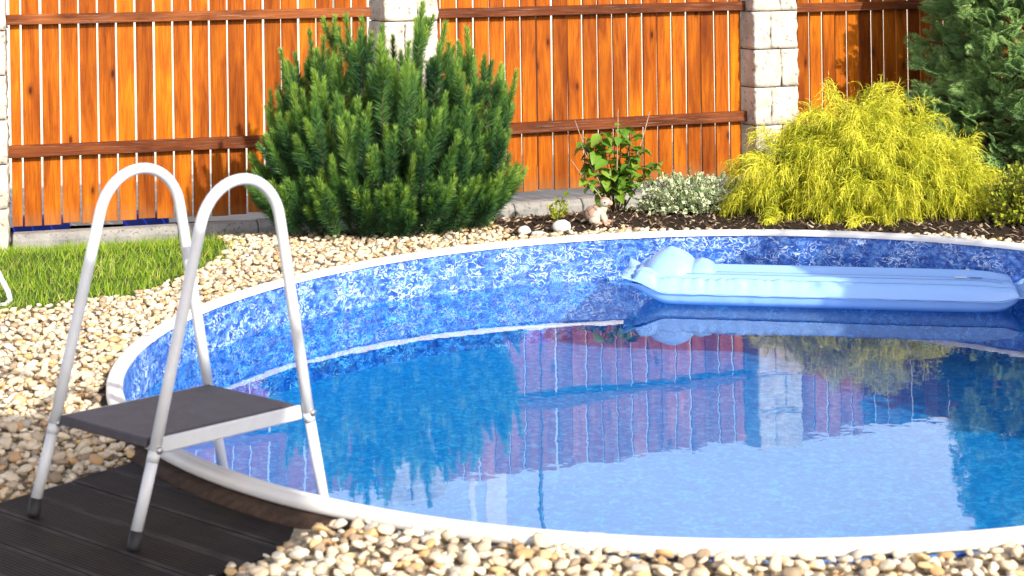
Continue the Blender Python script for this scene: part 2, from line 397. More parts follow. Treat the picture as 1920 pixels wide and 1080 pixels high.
LAWN = [(-7, 9.3), (-3.4, 9.98), (-2.55, 10.22), (-2.1, 10.2), (-1.72, 9.6), (-1.52, 8.9), (-1.52, 8.45), (-1.62, 8.0), (-1.76, 7.62), (-2.03, 7.45), (-2.3, 7.28), (-3.0, 6.7), (-7, 5)]
def rpool(X, Y): return np.hypot(X - XC, Y - YC)
def is_lawn(X, Y): return in_poly(X, Y, LAWN)
def is_mulch(X, Y):
    edge = 2.74 + .10 * np.sin(3 * X) + .04 * np.sin(11 * X + 1)
    a = (rpool(X, Y) > edge) & (X > -.12 + .1 * np.sin(5 * Y)) & (Y > YC + .9)
    p = ((X + .74) / .68) ** 2 + ((Y - 9.75) / .62) ** 2 < 1
    return (a | p) & (dfence(X, Y) > -.05)
def is_deck(X, Y):
    u = X * DU[0] + Y * DU[1]; v = X * DW[0] + Y * DW[1]
    return (v > -4.10) & (v < -3.14) & (u < 3.6) & (u > .5)

# ground sheet, with the hole of the pool, out to the horizon
rings = list(2.30 + np.linspace(0, 1, 60) ** 1.4 * 9) + [14, 20, 30, 60, 150, 600]
nseg = 180; V = []; F = []
for r_ in rings:
    for j in range(nseg):
        a = 2 * math.pi * j / nseg; x = XC + r_ * math.cos(a); y = YC + r_ * math.sin(a)
        V.append((x, y, gz(x, y) - .012))
for i in range(len(rings) - 1):
    for j in range(nseg):
        F.append((i * nseg + j, i * nseg + (j + 1) % nseg, (i + 1) * nseg + (j + 1) % nseg, (i + 1) * nseg + j))
tag(ob('ground', mesh('ground', V, F, M['soil'], True)), 'brown garden soil running under the whole garden', 'ground', kind='structure')

def sheet(name, mask, x0, x1, y0, y1, step, dz, mat):
    xs = np.arange(x0, x1, step); ys = np.arange(y0, y1, step); GX, GY = np.meshgrid(xs, ys)
    cm = mask(GX[:-1, :-1] + step / 2, GY[:-1, :-1] + step / 2)
    Z = ground(GX, GY) + dz; V = np.stack([GX, GY, Z], -1).reshape(-1, 3); nx = len(xs)
    i, j = np.nonzero(cm); q = i * nx + j
    F = np.stack([q, q + 1, q + nx + 1, q + nx], -1)
    used = np.unique(F); mp = np.zeros(len(V), int); mp[used] = np.arange(len(used))
    return ob(name, bulk(name, V[used], mp[F], mat, smooth=True))
gravel_bed = sheet('gravel_bed', lambda X, Y: (rpool(X, Y) > 2.36) & ~is_lawn(X, Y) & ~is_mulch(X, Y) & (dfence(X, Y) > .1), -4, 4.2, 2.6, 10.6, .04, 0, M['gravel_base'])
tag(gravel_bed, 'bed of loose cream and tan river pebbles around the pool', 'gravel', kind='structure')
lawn = sheet('lawn', is_lawn, -6, -1.4, 5.2, 10.3, .06, .002, M['lawn_base'])
tag(lawn, 'small patch of green lawn beside the fence', 'lawn', kind='structure')
mulch_bed = sheet('mulch_bed', is_mulch, -1.6, 5, 6.8, 12.6, .05, .002, M['mulch_base'])
tag(mulch_bed, 'dark bark mulch bed below the shrubs', 'mulch bed', kind='structure')
V = [(-14, 10.9 - .12 * 11, -.30), (-.5, 11.3, -.30), (14, 16.9, -.30), (14, 40, -.30), (-14, 40, -.30)]
tag(ob('neighbour_paving', mesh('neighbour_paving', V, [(0, 1, 2, 3, 4)], M['paving'])), 'pale paving of the yard behind the fence', 'paving', kind='structure')

# ------------------------------------------------------------------ pool
pool = tag(empty('swimming_pool', (XC, YC, 0)), 'round sunken pool with white rim and blue patterned liner', 'pool')
def ring(prof, a0, a1, n, closed=False, tilt=True):
    """profile [(r, z)] swept about the pool axis, out of level like the rim"""
    V, F = [], []; k = len(prof)
    for i in range(n + (0 if closed else 1)):
        a = a0 + (a1 - a0) * i / n
        for r_, z in prof: V.append((r_ * math.cos(a), r_ * math.sin(a), z + (TILT * r_ * math.cos(a) if tilt else 0)))
    for i in range(n):
        for j in range(k - 1):
            p = i * k + j; q = ((i + 1) % n if closed else i + 1) * k + j
            F.append((p, q, q + 1, p + 1))
    return V, F
V, F = ring([(2.287, -.012), (2.287, -.16), (2.287, -.3), (2.287, -.58)], 0, 2 * math.pi, 128, True)
ob('liner_wall', mesh('liner_wall', V, F, M['liner'], True), pool)
V, F = ring([(2.318, -.5), (2.318, -.012)], 0, 2 * math.pi, 128, True)
ob('outer_wall', mesh('outer_wall', V, F, M['liner'], True), pool)
V = [(0, 0, 0)] + [(2.288 * math.cos(2 * math.pi * i / 96), 2.288 * math.sin(2 * math.pi * i / 96), 0) for i in range(96)]
ob('pool_floor', mesh('pool_floor', V, [(0, i + 1, (i + 1) % 96 + 1) for i in range(96)], M['floor']), pool, (0, 0, -.55))
prof = [(2.276, -.026), (2.274, -.012), (2.278, -.003), (2.288, .001), (2.292, -.0015), (2.312, -.0015), (2.316, .001), (2.326, -.003), (2.332, -.012), (2.332, -.026), (2.326, -.034), (2.310, -.034)]
NS = 9
for i in range(NS):
    a0 = 2 * math.pi * (i + .355) / NS; a1 = 2 * math.pi * (i + 1.355) / NS - .0016
    V, F = ring(prof + [prof[0]], a0, a1, 24)
    ob('rim_segment', mesh('rim_segment', V, F, M['rim'], True), pool)
V, F = ring([(2.2745, -.0275), (2.2725, -.012), (2.277, -.0012), (2.288, .0028), (2.302, .0010), (2.316, .0028), (2.3275, -.0012), (2.3338, -.012), (2.3338, -.027)], 0, 0, 1)
for i in range(NS):
    a = 2 * math.pi * (i + .355) / NS
    V, F = ring([(2.2745, -.0275), (2.2725, -.012), (2.277, -.0012), (2.288, .0028), (2.302, .0010), (2.316, .0028), (2.3275, -.0012), (2.3338, -.012), (2.3338, -.027)], a - .009, a + .009, 2)
    ob('rim_joint', mesh('rim_joint', V, F, M['rim'], True), pool)
V = [(0, 0, 0)] + [(2.286 * math.cos(2 * math.pi * i / 96), 2.286 * math.sin(2 * math.pi * i / 96), 0) for i in range(96)]
tag(ob('water', mesh('water', V, [(0, i + 1, (i + 1) % 96 + 1) for i in range(96)], M['water']), None, (XC, YC, WATER)), 'clear still pool water mirroring fence and sky', 'water', kind='structure')

# ------------------------------------------------------------------ fence, pillars, kerbs
def along(Fp, s, off=0.0):
    """point on a fence line: s metres along, off metres towards the pool"""
    return (Fp[0] + s * math.cos(Fp[2]) + off * math.sin(Fp[2]), Fp[1] + s * math.sin(Fp[2]) - off * math.cos(Fp[2]))
def s_of(Fp, X): return (X - Fp[0]) / math.cos(Fp[2])
def fence(Fp, s0, s1, pitch, phase, zb, zt, rails, label):
    root = tag(empty('fence_panel', (*along(Fp, (s0 + s1) / 2), -.3), Fp[2]), label, 'fence', 'wooden fence panels between stone pillars')
    sm = (s0 + s1) / 2
    gap = .0115
    me = box_me('slat', pitch - gap, .020, zt - zb, M['slat'], .0025)
    k = math.floor((s0 - phase) / pitch) + 1
    cuts = [s0] + [phase + i * pitch for i in range(k, 500) if phase + i * pitch < s1] + [s1]
    for a, b_ in zip(cuts[:-1], cuts[1:]):
        if b_ - a < .03: continue
        full = abs((b_ - a) - pitch) < .002
        mm = me if full else box_me('slat', b_ - a - gap, .020, zt - zb, M['slat'], .0025)
        ob('slat', mm, root, ((a + b_) / 2 - sm, random.uniform(-.002, .002), zb + .3 + random.uniform(-.008, .008)), (random.uniform(-.004, .004), random.uniform(-.0025, .0025), random.uniform(-.012, .012)))
    for z0, z1 in rails:
        ob('rail', box_me('rail', s1 - s0 + .03, .050, z1 - z0, M['rail'], .004), root, (0, -.0375, z0 + .3), (0, 0, 0))
    return root
sL = s_of(F1, -3.105); sM1 = s_of(F1, -.93)
sM2 = s_of(F2, -.50); sR = s_of(F2, 1.674)
sR2 = s_of(F2, 2.07)
fence(F1, sL, sM1, .1154, 0.0, -.165, 1.53, [(.262, .338), (1.086, 1.150)], 'orange wooden slat fence panel behind the lawn, up to the mugo pine')
fence(F2, sM2, sR, .1154, 0.0, -.135, 1.555, [(.263, .338), (1.062, 1.128)], 'orange wooden slat fence panel between pine and golden shrub')
fence(F2, sR2, sR2 + 2.9, .1083, s_of(F2, 2.209), -.14, 1.60, [(.20, .27), (1.035, 1.10)], 'orange wooden slat fence panel behind the tall blue green conifer')

def block_me(wd, dp, ht, seed):
    bm = bmesh.new(); bmesh.ops.create_cube(bm, size=1)
    bmesh.ops.subdivide_edges(bm, edges=bm.edges[:], cuts=9, use_grid_fill=True)
    sv = Vector((seed * 7.3, seed * 3.1, seed * 1.7))
    for v in bm.verts:
        c = v.co * 2; n_ = Vector((c.x if abs(c.x) > .99 else 0, c.y if abs(c.y) > .99 else 0, c.z if abs(c.z) > .99 else 0))
        p = Vector((v.co.x * wd, v.co.y * dp, v.co.z * ht))
        d = noise.fractal(p * 14 + sv, .7, 2, 5) * .013
        flat = Vector((n_.x, n_.y, 0))                      # split faces bulge, bed faces stay flat
        edge = max(abs(c.x) if not n_.x else 0, abs(c.y) if not n_.y else 0, abs(c.z) if not n_.z else 0)
        bulge = .006 * (1 - edge ** 6)
        if flat.length: p += flat.normalized() * (d + bulge - .006)
        if edge > .99: p -= Vector((c.x * .002, c.y * .002, c.z * .003))
        v.co = p + Vector((0, 0, ht / 2))
    return bm_mesh('stone_block', bm, M['block'], True)
def pillar(Fp, s0, wd, label, zb=-.575, n=8, off=.0):
    x, y = along(Fp, s0 + wd / 2, off)
    root = tag(empty('stone_pillar', (x, y, zb), Fp[2]), label, 'pillar', 'stone block fence pillars')
    hc = .2725; dp = .36
    for i in range(n):
        cut = (.38 if i % 2 else .62) * wd
        for a, b_ in ((0, cut), (cut, wd)):
            ob('stone_block', block_me(b_ - a - .007, dp, hc - .008, i * 3.1 + a * 9 + s0), root, ((a + b_) / 2 - wd / 2 + random.uniform(-.003, .003), random.uniform(-.004, .004), i * hc))
    ob('mortar_core', box_me('mortar_core', wd - .03, dp - .03, n * hc - .02, M['groove'], 0), root)
    return root
pillar(F1, sL - .385, .37, 'pale split stone pillar at the lawn end of the fence')
pillar(F2, sM2 - .40, .37, 'pale split stone pillar rising behind the mugo pine')
pillar(F2, sR + .012, .36, 'pale split stone pillar behind the golden thread shrub')

def kerbs(Fp, s0, s1, label):
    root = tag(empty('kerb_edging', (*along(Fp, s0, .11), -.36), Fp[2]), label, 'kerb', 'concrete kerbs below the fence')
    s = s0; ln = .5
    while s < s1:
        e = min(s + ln, s1)
        bm = bmesh.new()
        pr = [(-.07, 0), (.07, 0), (.07, .165), (-.035, .165), (-.07, .13)]
        Vv = [[bm.verts.new((x, y, z)) for y, z in pr] for x in (.003, e - s - .003)]
        for q in range(5): bm.faces.new((Vv[0][q], Vv[1][q], Vv[1][(q + 1) % 5], Vv[0][(q + 1) % 5]))
        bm.faces.new(Vv[0][::-1]); bm.faces.new(Vv[1]); bmesh.ops.recalc_face_normals(bm, faces=bm.faces[:])
        bmesh.ops.bevel(bm, geom=bm.edges[:], offset=.006, segments=1, affect='EDGES')
        ob('kerb_block', bm_mesh('kerb_block', bm, M['kerb']), root, (s - s0, random.uniform(-.004, .004), random.uniform(-.006, .004)), (0, 0, random.uniform(-.01, .01)))
        s += ln
kerbs(F1, sL + .005, sM1, 'grey concrete kerb blocks between lawn and fence')
kerbs(F2, sM2, sR, 'grey concrete kerb blocks behind turtle and leafy plants')

# ------------------------------------------------------------------ behind the fence
tag(ob('neighbour_wall', box_me('neighbour_wall', 26, .25, 2.35, M['white_wall'], .01), None, (2, 17.2, -.32), (0, 0, .33)), 'white rendered wall seen through the fence gaps', 'wall')
def post(x, y, wd, ht, label):
    r_ = tag(empty('white_post', (x, y, -.32)), label, 'post')
    ob('shaft', box_me('shaft', wd, wd, ht, M['post_white'], .006), r_)
    ob('cap', box_me('cap', wd + .04, wd + .04, .05, M['post_white'], .01), r_, (0, 0, ht))
post(-.16, 13.6, .17, 5.2, 'wide white post mirrored in the pool beyond the fence')
post(-.36, 13.6, .055, 5.2, 'narrow white post mirrored in the pool beyond the fence')
lp = tag(empty('flag_pole', (.23, 13.8, -.32)), 'thin dark pole mirrored in the pool beyond the fence', 'pole')
tube('shaft', [(0, 0, 0), (0, 0, 2.6), (.006, 0, 5.4)], .017, M['dark_metal'], lp, 8)
tube('finial', [(.006, 0, 5.4), (.006, 0, 5.43), (.006, 0, 5.47)], [.017, .032, .008], M['dark_metal'], lp, 8)
def tarp(s0, s1, label):
    V, F = [], []; nx, ny = 24, 8
    for j in range(ny):
        for i in range(nx):
            x, y = along(F1, s0 + (s1 - s0) * i / (nx - 1), -.10 - .55 * j / (ny - 1))
            V.append((x, y, -.26 + .10 * math.sin(math.pi * j / (ny - 1)) + .02 * noise.noise(Vector((x * 5, y * 7, 0)))))
    for j in range(ny - 1):
        for i in range(nx - 1): F.append((j * nx + i, j * nx + i + 1, (j + 1) * nx + i + 1, (j + 1) * nx + i))
    tag(ob('blue_tarp', mesh('blue_tarp', V, F, M['tarp'], True)), label, 'tarp', 'blue sheeting behind the fence')
tarp(sL, sL + .35, 'blue plastic sheeting under the fence next to the corner pillar')
tarp(sL + .68, sL + .97, 'blue plastic sheeting under the fence near the pine')

# ------------------------------------------------------------------ deck
deck = tag(empty('wooden_deck', (0, 0, -.118)), 'dark brown composite deck boards under the pool ladder', 'deck')
bw = .1435; u0 = 2.656 - bw * 9
V0, V1 = -4.08, -3.155
for k in range(16):
    ua, ub = u0 + k * bw + .0025, u0 + (k + 1) * bw - .0025
    if ub > 3.62: break
    # outline in (u, v); the pool side is cut to the curve of the rim
    n_ = 40; vs = np.linspace(V0, V1, n_)
    def cut(v):
        # largest u still outside the pool on this line (approached from the camera side)
        cu = XC * DU[0] + YC * DU[1]; cv = XC * DW[0] + YC * DW[1]; rr = 2.375
        q = rr * rr - (v - cv) ** 2
        return cu - math.sqrt(q) if q > 0 else 9.0
    pts = [(min(ub, cut(v)), v) for v in vs]
    if max(p[0] for p in pts) <= ua: continue
    keep = [p for p in pts if p[0] > ua + .004]
    if len(keep) < 3: continue
    outline = [(ua, keep[0][1])] + keep + [(ua, keep[-1][1])]
    # grooved board: three shallow steps across its width are left to the relief of the material
    bm = bmesh.new()
    top = [bm.verts.new((p[0] * DU[0] + p[1] * DW[0], p[0] * DU[1] + p[1] * DW[1], .026)) for p in outline]
    bot = [bm.verts.new((v.co.x, v.co.y, 0)) for v in top]
    bm.faces.new(top); bm.faces.new(bot[::-1])
    for i in range(len(top)): bm.faces.new((top[i], bot[i], bot[(i + 1) % len(top)], top[(i + 1) % len(top)]))
    bmesh.ops.recalc_face_normals(bm, faces=bm.faces[:])
    o = ob('deck_board', bm_mesh('deck_board', bm, M['deck']), deck)
    # move the origin onto the board so the grain runs along it
    cx, cy = DU * (ua + ub) / 2 + DW * (V0 + V1) / 2
    ang = math.atan2(DW[1], DW[0])
    mat_ = Matrix.Translation((cx, cy, random.uniform(-.0015, .0015))) @ Matrix.Rotation(ang, 4, 'Z')
    o.data.transform((Matrix.Translation((cx, cy, 0)) @ Matrix.Rotation(ang, 4, 'Z')).inverted()); o.matrix_basis = mat_
for k in range(16):
    ua = u0 + k * bw
    if ua > 3.2 or ua < 1.2: continue
    for v in (V0 + .12, (V0 + V1) / 2, V1 - .12):
        p = DU * (ua) + DW * v
        if math.hypot(p[0] - XC, p[1] - YC) < 2.42: continue
        ob('deck_clip', bpy.data.meshes.get('deck_clip') or box_me('deck_clip', .03, .012, .022, M['bolt'], .001), deck, (p[0], p[1], 0), (0, 0, math.atan2(DW[1], DW[0])))

V, F = ring([(2.3205, -.16), (2.3205, -.037), (2.350, -.040), (2.374, -.062), (2.374, -.16)], R(205), R(237.5), 30)
V = [(x + XC, y + YC, z + .118) for x, y, z in V]
ob('curved_fascia', mesh('curved_fascia', V, F, M['fascia']), deck)
# ------------------------------------------------------------------ ladder
FA = Vector((-1.341, 4.541, -.092)); FB = Vector((-.999, 4.264, -.092)); UU = Vector((.6294, .7771, 0))
lad = tag(empty('pool_ladder', (FA + FB) / 2), 'white tubular pool ladder with dark step straddling the rim', 'ladder')
lad_o = (FA + FB) / 2
def lp3(Fv, a, z): return Fv + UU * a + Vector((0, 0, z)) - lad_o
for Fv in (FA, FB):
    arc = [(.386 + .150 * math.cos(th), .778 + .150 * math.sin(th)) for th in np.linspace(R(163.5), R(11), 22)]
    jo = (.072, .235); ji = (.640, .205)
    up1 = [(.072 + (arc[0][0] - .072) * q, .235 + (arc[0][1] - .235) * q) for q in (0, .33, .66)]
    dn1 = [(arc[-1][0] + (ji[0] - arc[-1][0]) * q, arc[-1][1] + (ji[1] - arc[-1][1]) * q) for q in (.33, .66, 1)]
    tube('handrail', [lp3(Fv, *p) for p in up1 + arc + dn1], .0162, M['white_metal'], lad, 16)
    tube('leg', [lp3(Fv, .012, .05), lp3(Fv, .042, .14), lp3(Fv, .0715, .2325)], .0158, M['white_metal'], lad, 16)
    tube('leg', [lp3(Fv, .641, .2025), lp3(Fv, .69, -.03), lp3(Fv, .772, -.44)], .0158, M['white_metal'], lad, 16)
    for a0, z0, a1, z1 in ((.066, .216, .0745, .2425), (.642, .195, .6365, .222)):
        tube('joint_ring', [lp3(Fv, a0, z0), lp3(Fv, a1, z1)], .0168, M['white_metal'], lad, 16)
    tube('rubber_foot', [lp3(Fv, -.001, .002), lp3(Fv, .003, .012), lp3(Fv, .0125, .050)], [.0172, .0184, .0178], M['rubber'], lad, 16)
    tube('rubber_foot', [lp3(Fv, .768, -.42), lp3(Fv, .774, -.448), lp3(Fv, .775, -.456)], [.0208, .0215, .0195], M['rubber'], lad, 16)
step = ob('step', mesh('step', [], []), lad)
WV = (FB - FA).normalized()
def lbar(name, p, q, wd, ht, mat, parent, bev=.003):
    """bar from p to q (ladder space) with a rectangular section"""
    d = q - p; ln = d.length; me = box_me(name, ln, wd, ht, mat, bev, (0, 0, -ht / 2))
    o = ob(name, me, parent); X = d.normalized(); Y = Vector((0, 0, 1)).cross(X).normalized(); Z = X.cross(Y)
    m4 = Matrix((X, Y, Z)).transposed().to_4x4(); m4.translation = (p + q) / 2; o.matrix_basis = m4; return o
ctr0 = lp3(FA, .085, .252); ctr1 = lp3(FA, .628, .226); dvec = FB - FA
lbar('tread', (lp3(FA, .07, .259) + lp3(FB, .07, .259)) / 2, (lp3(FA, .612, .233) + lp3(FB, .612, .233)) / 2, dvec.length - .062, .026, M['plate'], step, .004)
for Fv, sgn in ((FA, 1), (FB, -1)):
    off = WV * .022 * sgn
    lbar('side_rail', lp3(Fv, .085, .247) + off, lp3(Fv, .632, .220) + off, .012, .042, M['white_metal'], step, .004)
    for a, z in ((.0775, .247), (.638, .222)):
        c = lp3(Fv, a, z)
        tube('bolt', [c - WV * .024, c - WV * .021, c + WV * .021, c + WV * .024], [.006, .010, .010, .006], M['bolt'], lad, 10)

# ------------------------------------------------------------------ garden chair at the edge of the lawn
ch = tag(empty('garden_chair', (-2.7, 7.25, -.115)), 'white tubular garden chair standing on the lawn edge', 'chair')
def cq(x, y, z): return (x + 2.7, y - 7.25, z + .115)
for y in (7.5, 7.0):
    pts = [(-3.25, .92), (-3.08, .42), (-3.0, .36), (-2.62, .40), (-2.55, .385), (-2.50, .33), (-2.355, .03), (-2.315, -.05), (-2.305, -.085), (-2.325, -.108), (-2.37, -.115), (-2.95, -.115), (-3.02, -.09), (-3.03, .30), (-3.05, .40)]
    tube('side_frame', [cq(x, y, z) for x, z in pts], .0125, M['white_metal'], ch, 10)
V = []; F = []
sl = [(-3.24, .90), (-3.10, .46), (-3.02, .385), (-2.9, .37), (-2.62, .412)]
for x, z in sl:
    for y in (7.0, 7.5): V.append(cq(x, y, z))
for i in range(4): F.append((2 * i, 2 * i + 1, 2 * i + 3, 2 * i + 2))
o = ob('sling_seat', mesh('sling_seat', V, F, M['sling'], True), ch)
md = o.modifiers.new('thick', 'SOLIDIFY'); md.thickness = .006
tube('cross_bar', [cq(-3.02, 7.0, -.09), cq(-3.02, 7.5, -.09)], .011, M['white_metal'], ch, 8)
tube('cross_bar', [cq(-2.62, 7.0, .39), cq(-2.62, 7.5, .39)], .011, M['white_metal'], ch, 8)

# ------------------------------------------------------------------ air mattress
mt = tag(empty('air_mattress', (1.515, 7.98, WATER)), 'light blue inflatable air mattress with pillow floating in the pool', 'air mattress')
mt.rotation_euler = (0, 0, -.20)
ML, MW, MH = 1.82, .43, .148
def mattress():
    """two skins of an inflated mattress: four lengthwise tubes welded together, seam all round, pinched ends"""
    nx, ny = 120, 49; top = np.zeros((nx, ny, 3)); bot = top.copy()
    for i in range(nx):
        s = -1 + 2 * i / (nx - 1)
        endt = (1 - abs(s) ** 14) ** .5                  # height towards the ends
        wloc = MW / 2 * (1 - .10 * abs(s) ** 10)
        for j in range(ny):
            q = -1 + 2 * j / (ny - 1)
            x = s * ML / 2; y = q * wloc
            body = (1 - abs(q) ** 5) ** .5
            inner = abs(q) < .80
            tubes = .66 + .34 * abs(math.cos(math.pi * 1.9 * q)) ** .5 if inner else 1.0
            # bathtub: side tubes stand proud of the middle
            tubes *= 1.0 - .22 * float(smooth01((.62 - abs(q)) / .25))
            z = MH * .62 * body * endt * tubes
            # wrinkles along the side seam
            ed = float(smooth01((abs(q) - .72) / .2)) * (1 - float(smooth01((abs(q) - .97) / .03)))
            wr = noise.noise(Vector((x * 26, q * 2, 1.3))) * .55 + noise.noise(Vector((x * 60, q * 2, 5.1))) * .45
            fade = float(smooth01((.35 - s) / .9)) * .8 + .2
            z += ed * (abs(wr) * 2.2 - .5) * -.026 * fade
            y += ed * noise.noise(Vector((x * 30, 3.3, q))) * .006 * fade
            curl = .055 * float(smooth01((-s - .80) / .2)) + .02 * float(smooth01((s - .9) / .1))   # head end lifts
            zc = MH * .40 + curl
            top[i, j] = (x, y, zc + z); bot[i, j] = (x, y, zc - .78 * MH * .62 * body * endt - curl * .2)
    return top, bot, nx, ny
top, bot, nx, ny = mattress()
def skin(name, G, flip):
    V = G.reshape(-1, 3); idx = np.arange(nx * ny).reshape(nx, ny)
    Fq = np.stack([idx[:-1, :-1], idx[1:, :-1], idx[1:, 1:], idx[:-1, 1:]], -1).reshape(-1, 4)
    if flip: Fq = Fq[:, ::-1]
    return ob(name, bulk(name, V, Fq, M['vinyl'], smooth=True), mt)
skin('top_skin', top, False); skin('bottom_skin', bot, True)
for jj in (0, ny - 1):
    ob('seam_weld', mesh('seam_weld', *tube_data([tuple(top[i, jj] * [1, 1.006, 1]) for i in range(0, nx, 3)], .0030, 6), bpy.data.materials.get('blue_weld_line') or plain('blue_weld_line', (.07, .20, .60), .35), True), mt)
# welded seam flange: a thin frill all round
per = [top[i, 0] for i in range(nx)] + [top[nx - 1, j] for j in range(1, ny)] + [top[i, ny - 1] for i in range(nx - 2, -1, -1)] + [top[0, j] for j in range(ny - 2, 0, -1)]
Vf = []; npz = len(per)
for k, p in enumerate(per):
    p = np.array(p); out = np.array([p[0] / (ML / 2), p[1] / (MW / 2), 0]); ex = abs(out[0]) > .985
    fl = .055 if ex else .010
    o_ = np.array([np.sign(out[0]) * (1 if ex else 0), 0 if ex and abs(out[1]) < .9 else np.sign(out[1]), 0.0])
    o_ /= max(np.linalg.norm(o_), 1e-6)
    wob = noise.noise(Vector((p[0] * 14, p[1] * 22, 2.2))) * (.035 if ex else .004)
    Vf.append(p); Vf.append(p + o_ * fl * (1 + .5 * noise.noise(Vector((p[0] * 9, p[1] * 17, 7)))) + np.array([0, 0, wob + (.012 if ex else 0)]))
o = ob('seam_frill', mesh('seam_frill', Vf, [(2 * k, 2 * ((k + 1) % npz), 2 * ((k + 1) % npz) + 1, 2 * k + 1) for k in range(npz)], M['vinyl'], True), mt)
o.modifiers.new('thick', 'SOLIDIFY').thickness = .002
def puff(name, cx, cy, cz, rx, ry, rz, peak, seed):
    """inflated cushion: a lens with pinched corners"""
    V, F = [], []; nu, nv = 40, 18
    for i in range(nv + 1):
        ph = math.pi * i / nv - math.pi / 2
        for j in range(nu):
            th = 2 * math.pi * j / nu
            c, s_ = math.cos(th), math.sin(th)
            sq = (abs(c) ** 3.2 + abs(s_) ** 3.2) ** (-1 / 3.2)
            rr = math.cos(ph) ** .55 if abs(ph) < 1.5707 else 0
            x, y = rr * sq * c, rr * sq * s_
            z = math.sin(ph); z = math.copysign(abs(z) ** (1.0 if z > 0 else .8), z)
            k = 1 + peak * (1 - min(1, math.hypot(x * 1.1, y * .9))) if z > 0 else 1
            wob = noise.noise(Vector((x * 3, y * 3, seed))) * .05
            V.append((cx + x * rx, cy + y * ry, cz + rz * (z * k + wob * abs(math.cos(ph)))))
    for i in range(nv):
        for j in range(nu): F.append((i * nu + j, i * nu + (j + 1) % nu, (i + 1) * nu + (j + 1) % nu, (i + 1) * nu + j))
    return ob(name, mesh(name, V, F, M['vinyl'], True), mt)
puff('pillow', -.735, .02, .118, .135, .175, .082, .62, 1.0)
puff('pillow_bolster', -.585, .015, .105, .075, .150, .068, .30, 4.0)
M['weld'] = bpy.data.materials['blue_weld_line']
for jj in (9, 17, 24, 31, 39):
    ob('rib_weld', mesh('rib_weld', *tube_data([tuple(top[i, jj] + np.array([0, 0, -.0006])) for i in range(26 if jj > 12 and jj < 36 else 14, nx - 5, 2)], .0022, 6), M['weld'], True), mt)
# printed safety notice and valve
ob('printed_notice', box_me('printed_notice', .055, .028, .001, M['label'], 0), mt, (.655, -.01, MH * .40 + MH * .62 * .80))
for k in range(7):
    ob('printed_line', bpy.data.meshes.get('printed_line') or box_me('printed_line', .004, .024, .001, M['ink'], 0), mt, (.70 + k * .0085, -.01, MH * .40 + MH * .62 * .80))
tube('valve', [(.70, .165, .118), (.70, .165, .138), (.70, .165, .142)], [.012, .012, .007], M['label'], mt, 12)

# ------------------------------------------------------------------ pebbles
def pebble_variants(sub, n, seed0):
    out = []
    for s in range(n):
        V, F = ico(sub); r2 = np.random.default_rng(seed0 + s)
        ax = np.array([1.0, r2.uniform(.62, .9), r2.uniform(.36, .60)])
        cut = [unit(r2.normal(size=3)) for _ in range(9)]
        for c_ in cut:                                  # worn facets
            d = V @ c_; lim = r2.uniform(.45, .85); V = V - np.outer(np.maximum(d - lim, 0) * .95, c_)
        nz = np.array([noise.noise(Vector(v * 1.6) + Vector((s * 5.0, 0, 0))) for v in V])
        out.append(((V * (1 + .22 * nz[:, None])) * ax, F))
    return out
PV1 = pebble_variants(1, 10, 100); PV2 = pebble_variants(2, 8, 300)
def euler_m(a, b, c):
    ca, sa, cb, sb, cc, sc_ = np.cos(a), np.sin(a), np.cos(b), np.sin(b), np.cos(c), np.sin(c)
    Rz = np.stack([np.stack([cc, -sc_, 0 * cc], -1), np.stack([sc_, cc, 0 * cc], -1), np.stack([0 * cc, 0 * cc, 1 + 0 * cc], -1)], -2)
    Ry = np.stack([np.stack([cb, 0 * cb, sb], -1), np.stack([0 * cb, 1 + 0 * cb, 0 * cb], -1), np.stack([-sb, 0 * cb, cb], -1)], -2)
    Rx = np.stack([np.stack([1 + 0 * ca, 0 * ca, 0 * ca], -1), np.stack([0 * ca, ca, -sa], -1), np.stack([0 * ca, sa, ca], -1)], -2)
    return Rz @ Ry @ Rx
pts = []
for layer, (step_, zoff) in enumerate(((.034, .005), (.043, .020))):
    xs = np.arange(-3.6, 3.6, step_); ys = np.arange(3.0, 10.4, step_); GX, GY = np.meshgrid(xs, ys)
    GX = GX + rng.uniform(-.42, .42, GX.shape) * step_; GY = GY + rng.uniform(-.42, .42, GY.shape) * step_
    X, Y = GX.ravel(), GY.ravel()
    k = (rpool(X, Y) > 2.35) & ~is_lawn(X + .02, Y) & ~is_mulch(X, Y) & ~is_deck(X, Y) & (dfence(X, Y) > .22) & (np.abs(X) < .36 * Y + .35)
    X, Y = X[k], Y[k]
    pts.append(np.stack([X, Y, ground(X, Y) + zoff + rng.uniform(-.006, .008, len(X)), (.013 + .016 * rng.random(len(X)) ** 1.8) + (.004 if layer else 0)], -1))
# pebbles strayed over the deck edge, and heaped against the pool
P = np.concatenate(pts)
m_ = ((P[:, 0] + 1.13) ** 2 + (P[:, 1] - 5.0) ** 2 > .0)
P = P[m_]
size_px = P[:, 3] / P[:, 1]
inview = (np.abs(P[:, 0]) < .312 * P[:, 1]) & ((CAM_H - P[:, 2]) / P[:, 1] * 3061 - 71 < 1090)
order = np.argsort(-np.where(inview & (P[:, 2] > ground(P[:, 0], P[:, 1]) + .012), size_px, 0))
near = order[:300]; rest = np.setdiff1d(np.arange(len(P)), near)
pme = [bulk('pebble', v, f, M['pebble'], smooth=True) for v, f in PV2]
for k, i in enumerate(near):
    s = P[i, 3]
    ob('pebble', pme[k % len(pme)], gravel_bed, P[i, :3], (rng.uniform(-.5, .5), rng.uniform(-.5, .5), rng.uniform(0, 6.28)), (s, s, s))
n = len(rest); var = rng.integers(0, len(PV1), n)
RM = euler_m(rng.uniform(-.6, .6, n), rng.uniform(-.6, .6, n), rng.uniform(0, 6.28, n))
VV = np.stack([v for v, f in PV1])[var]; FF = PV1[0][1]
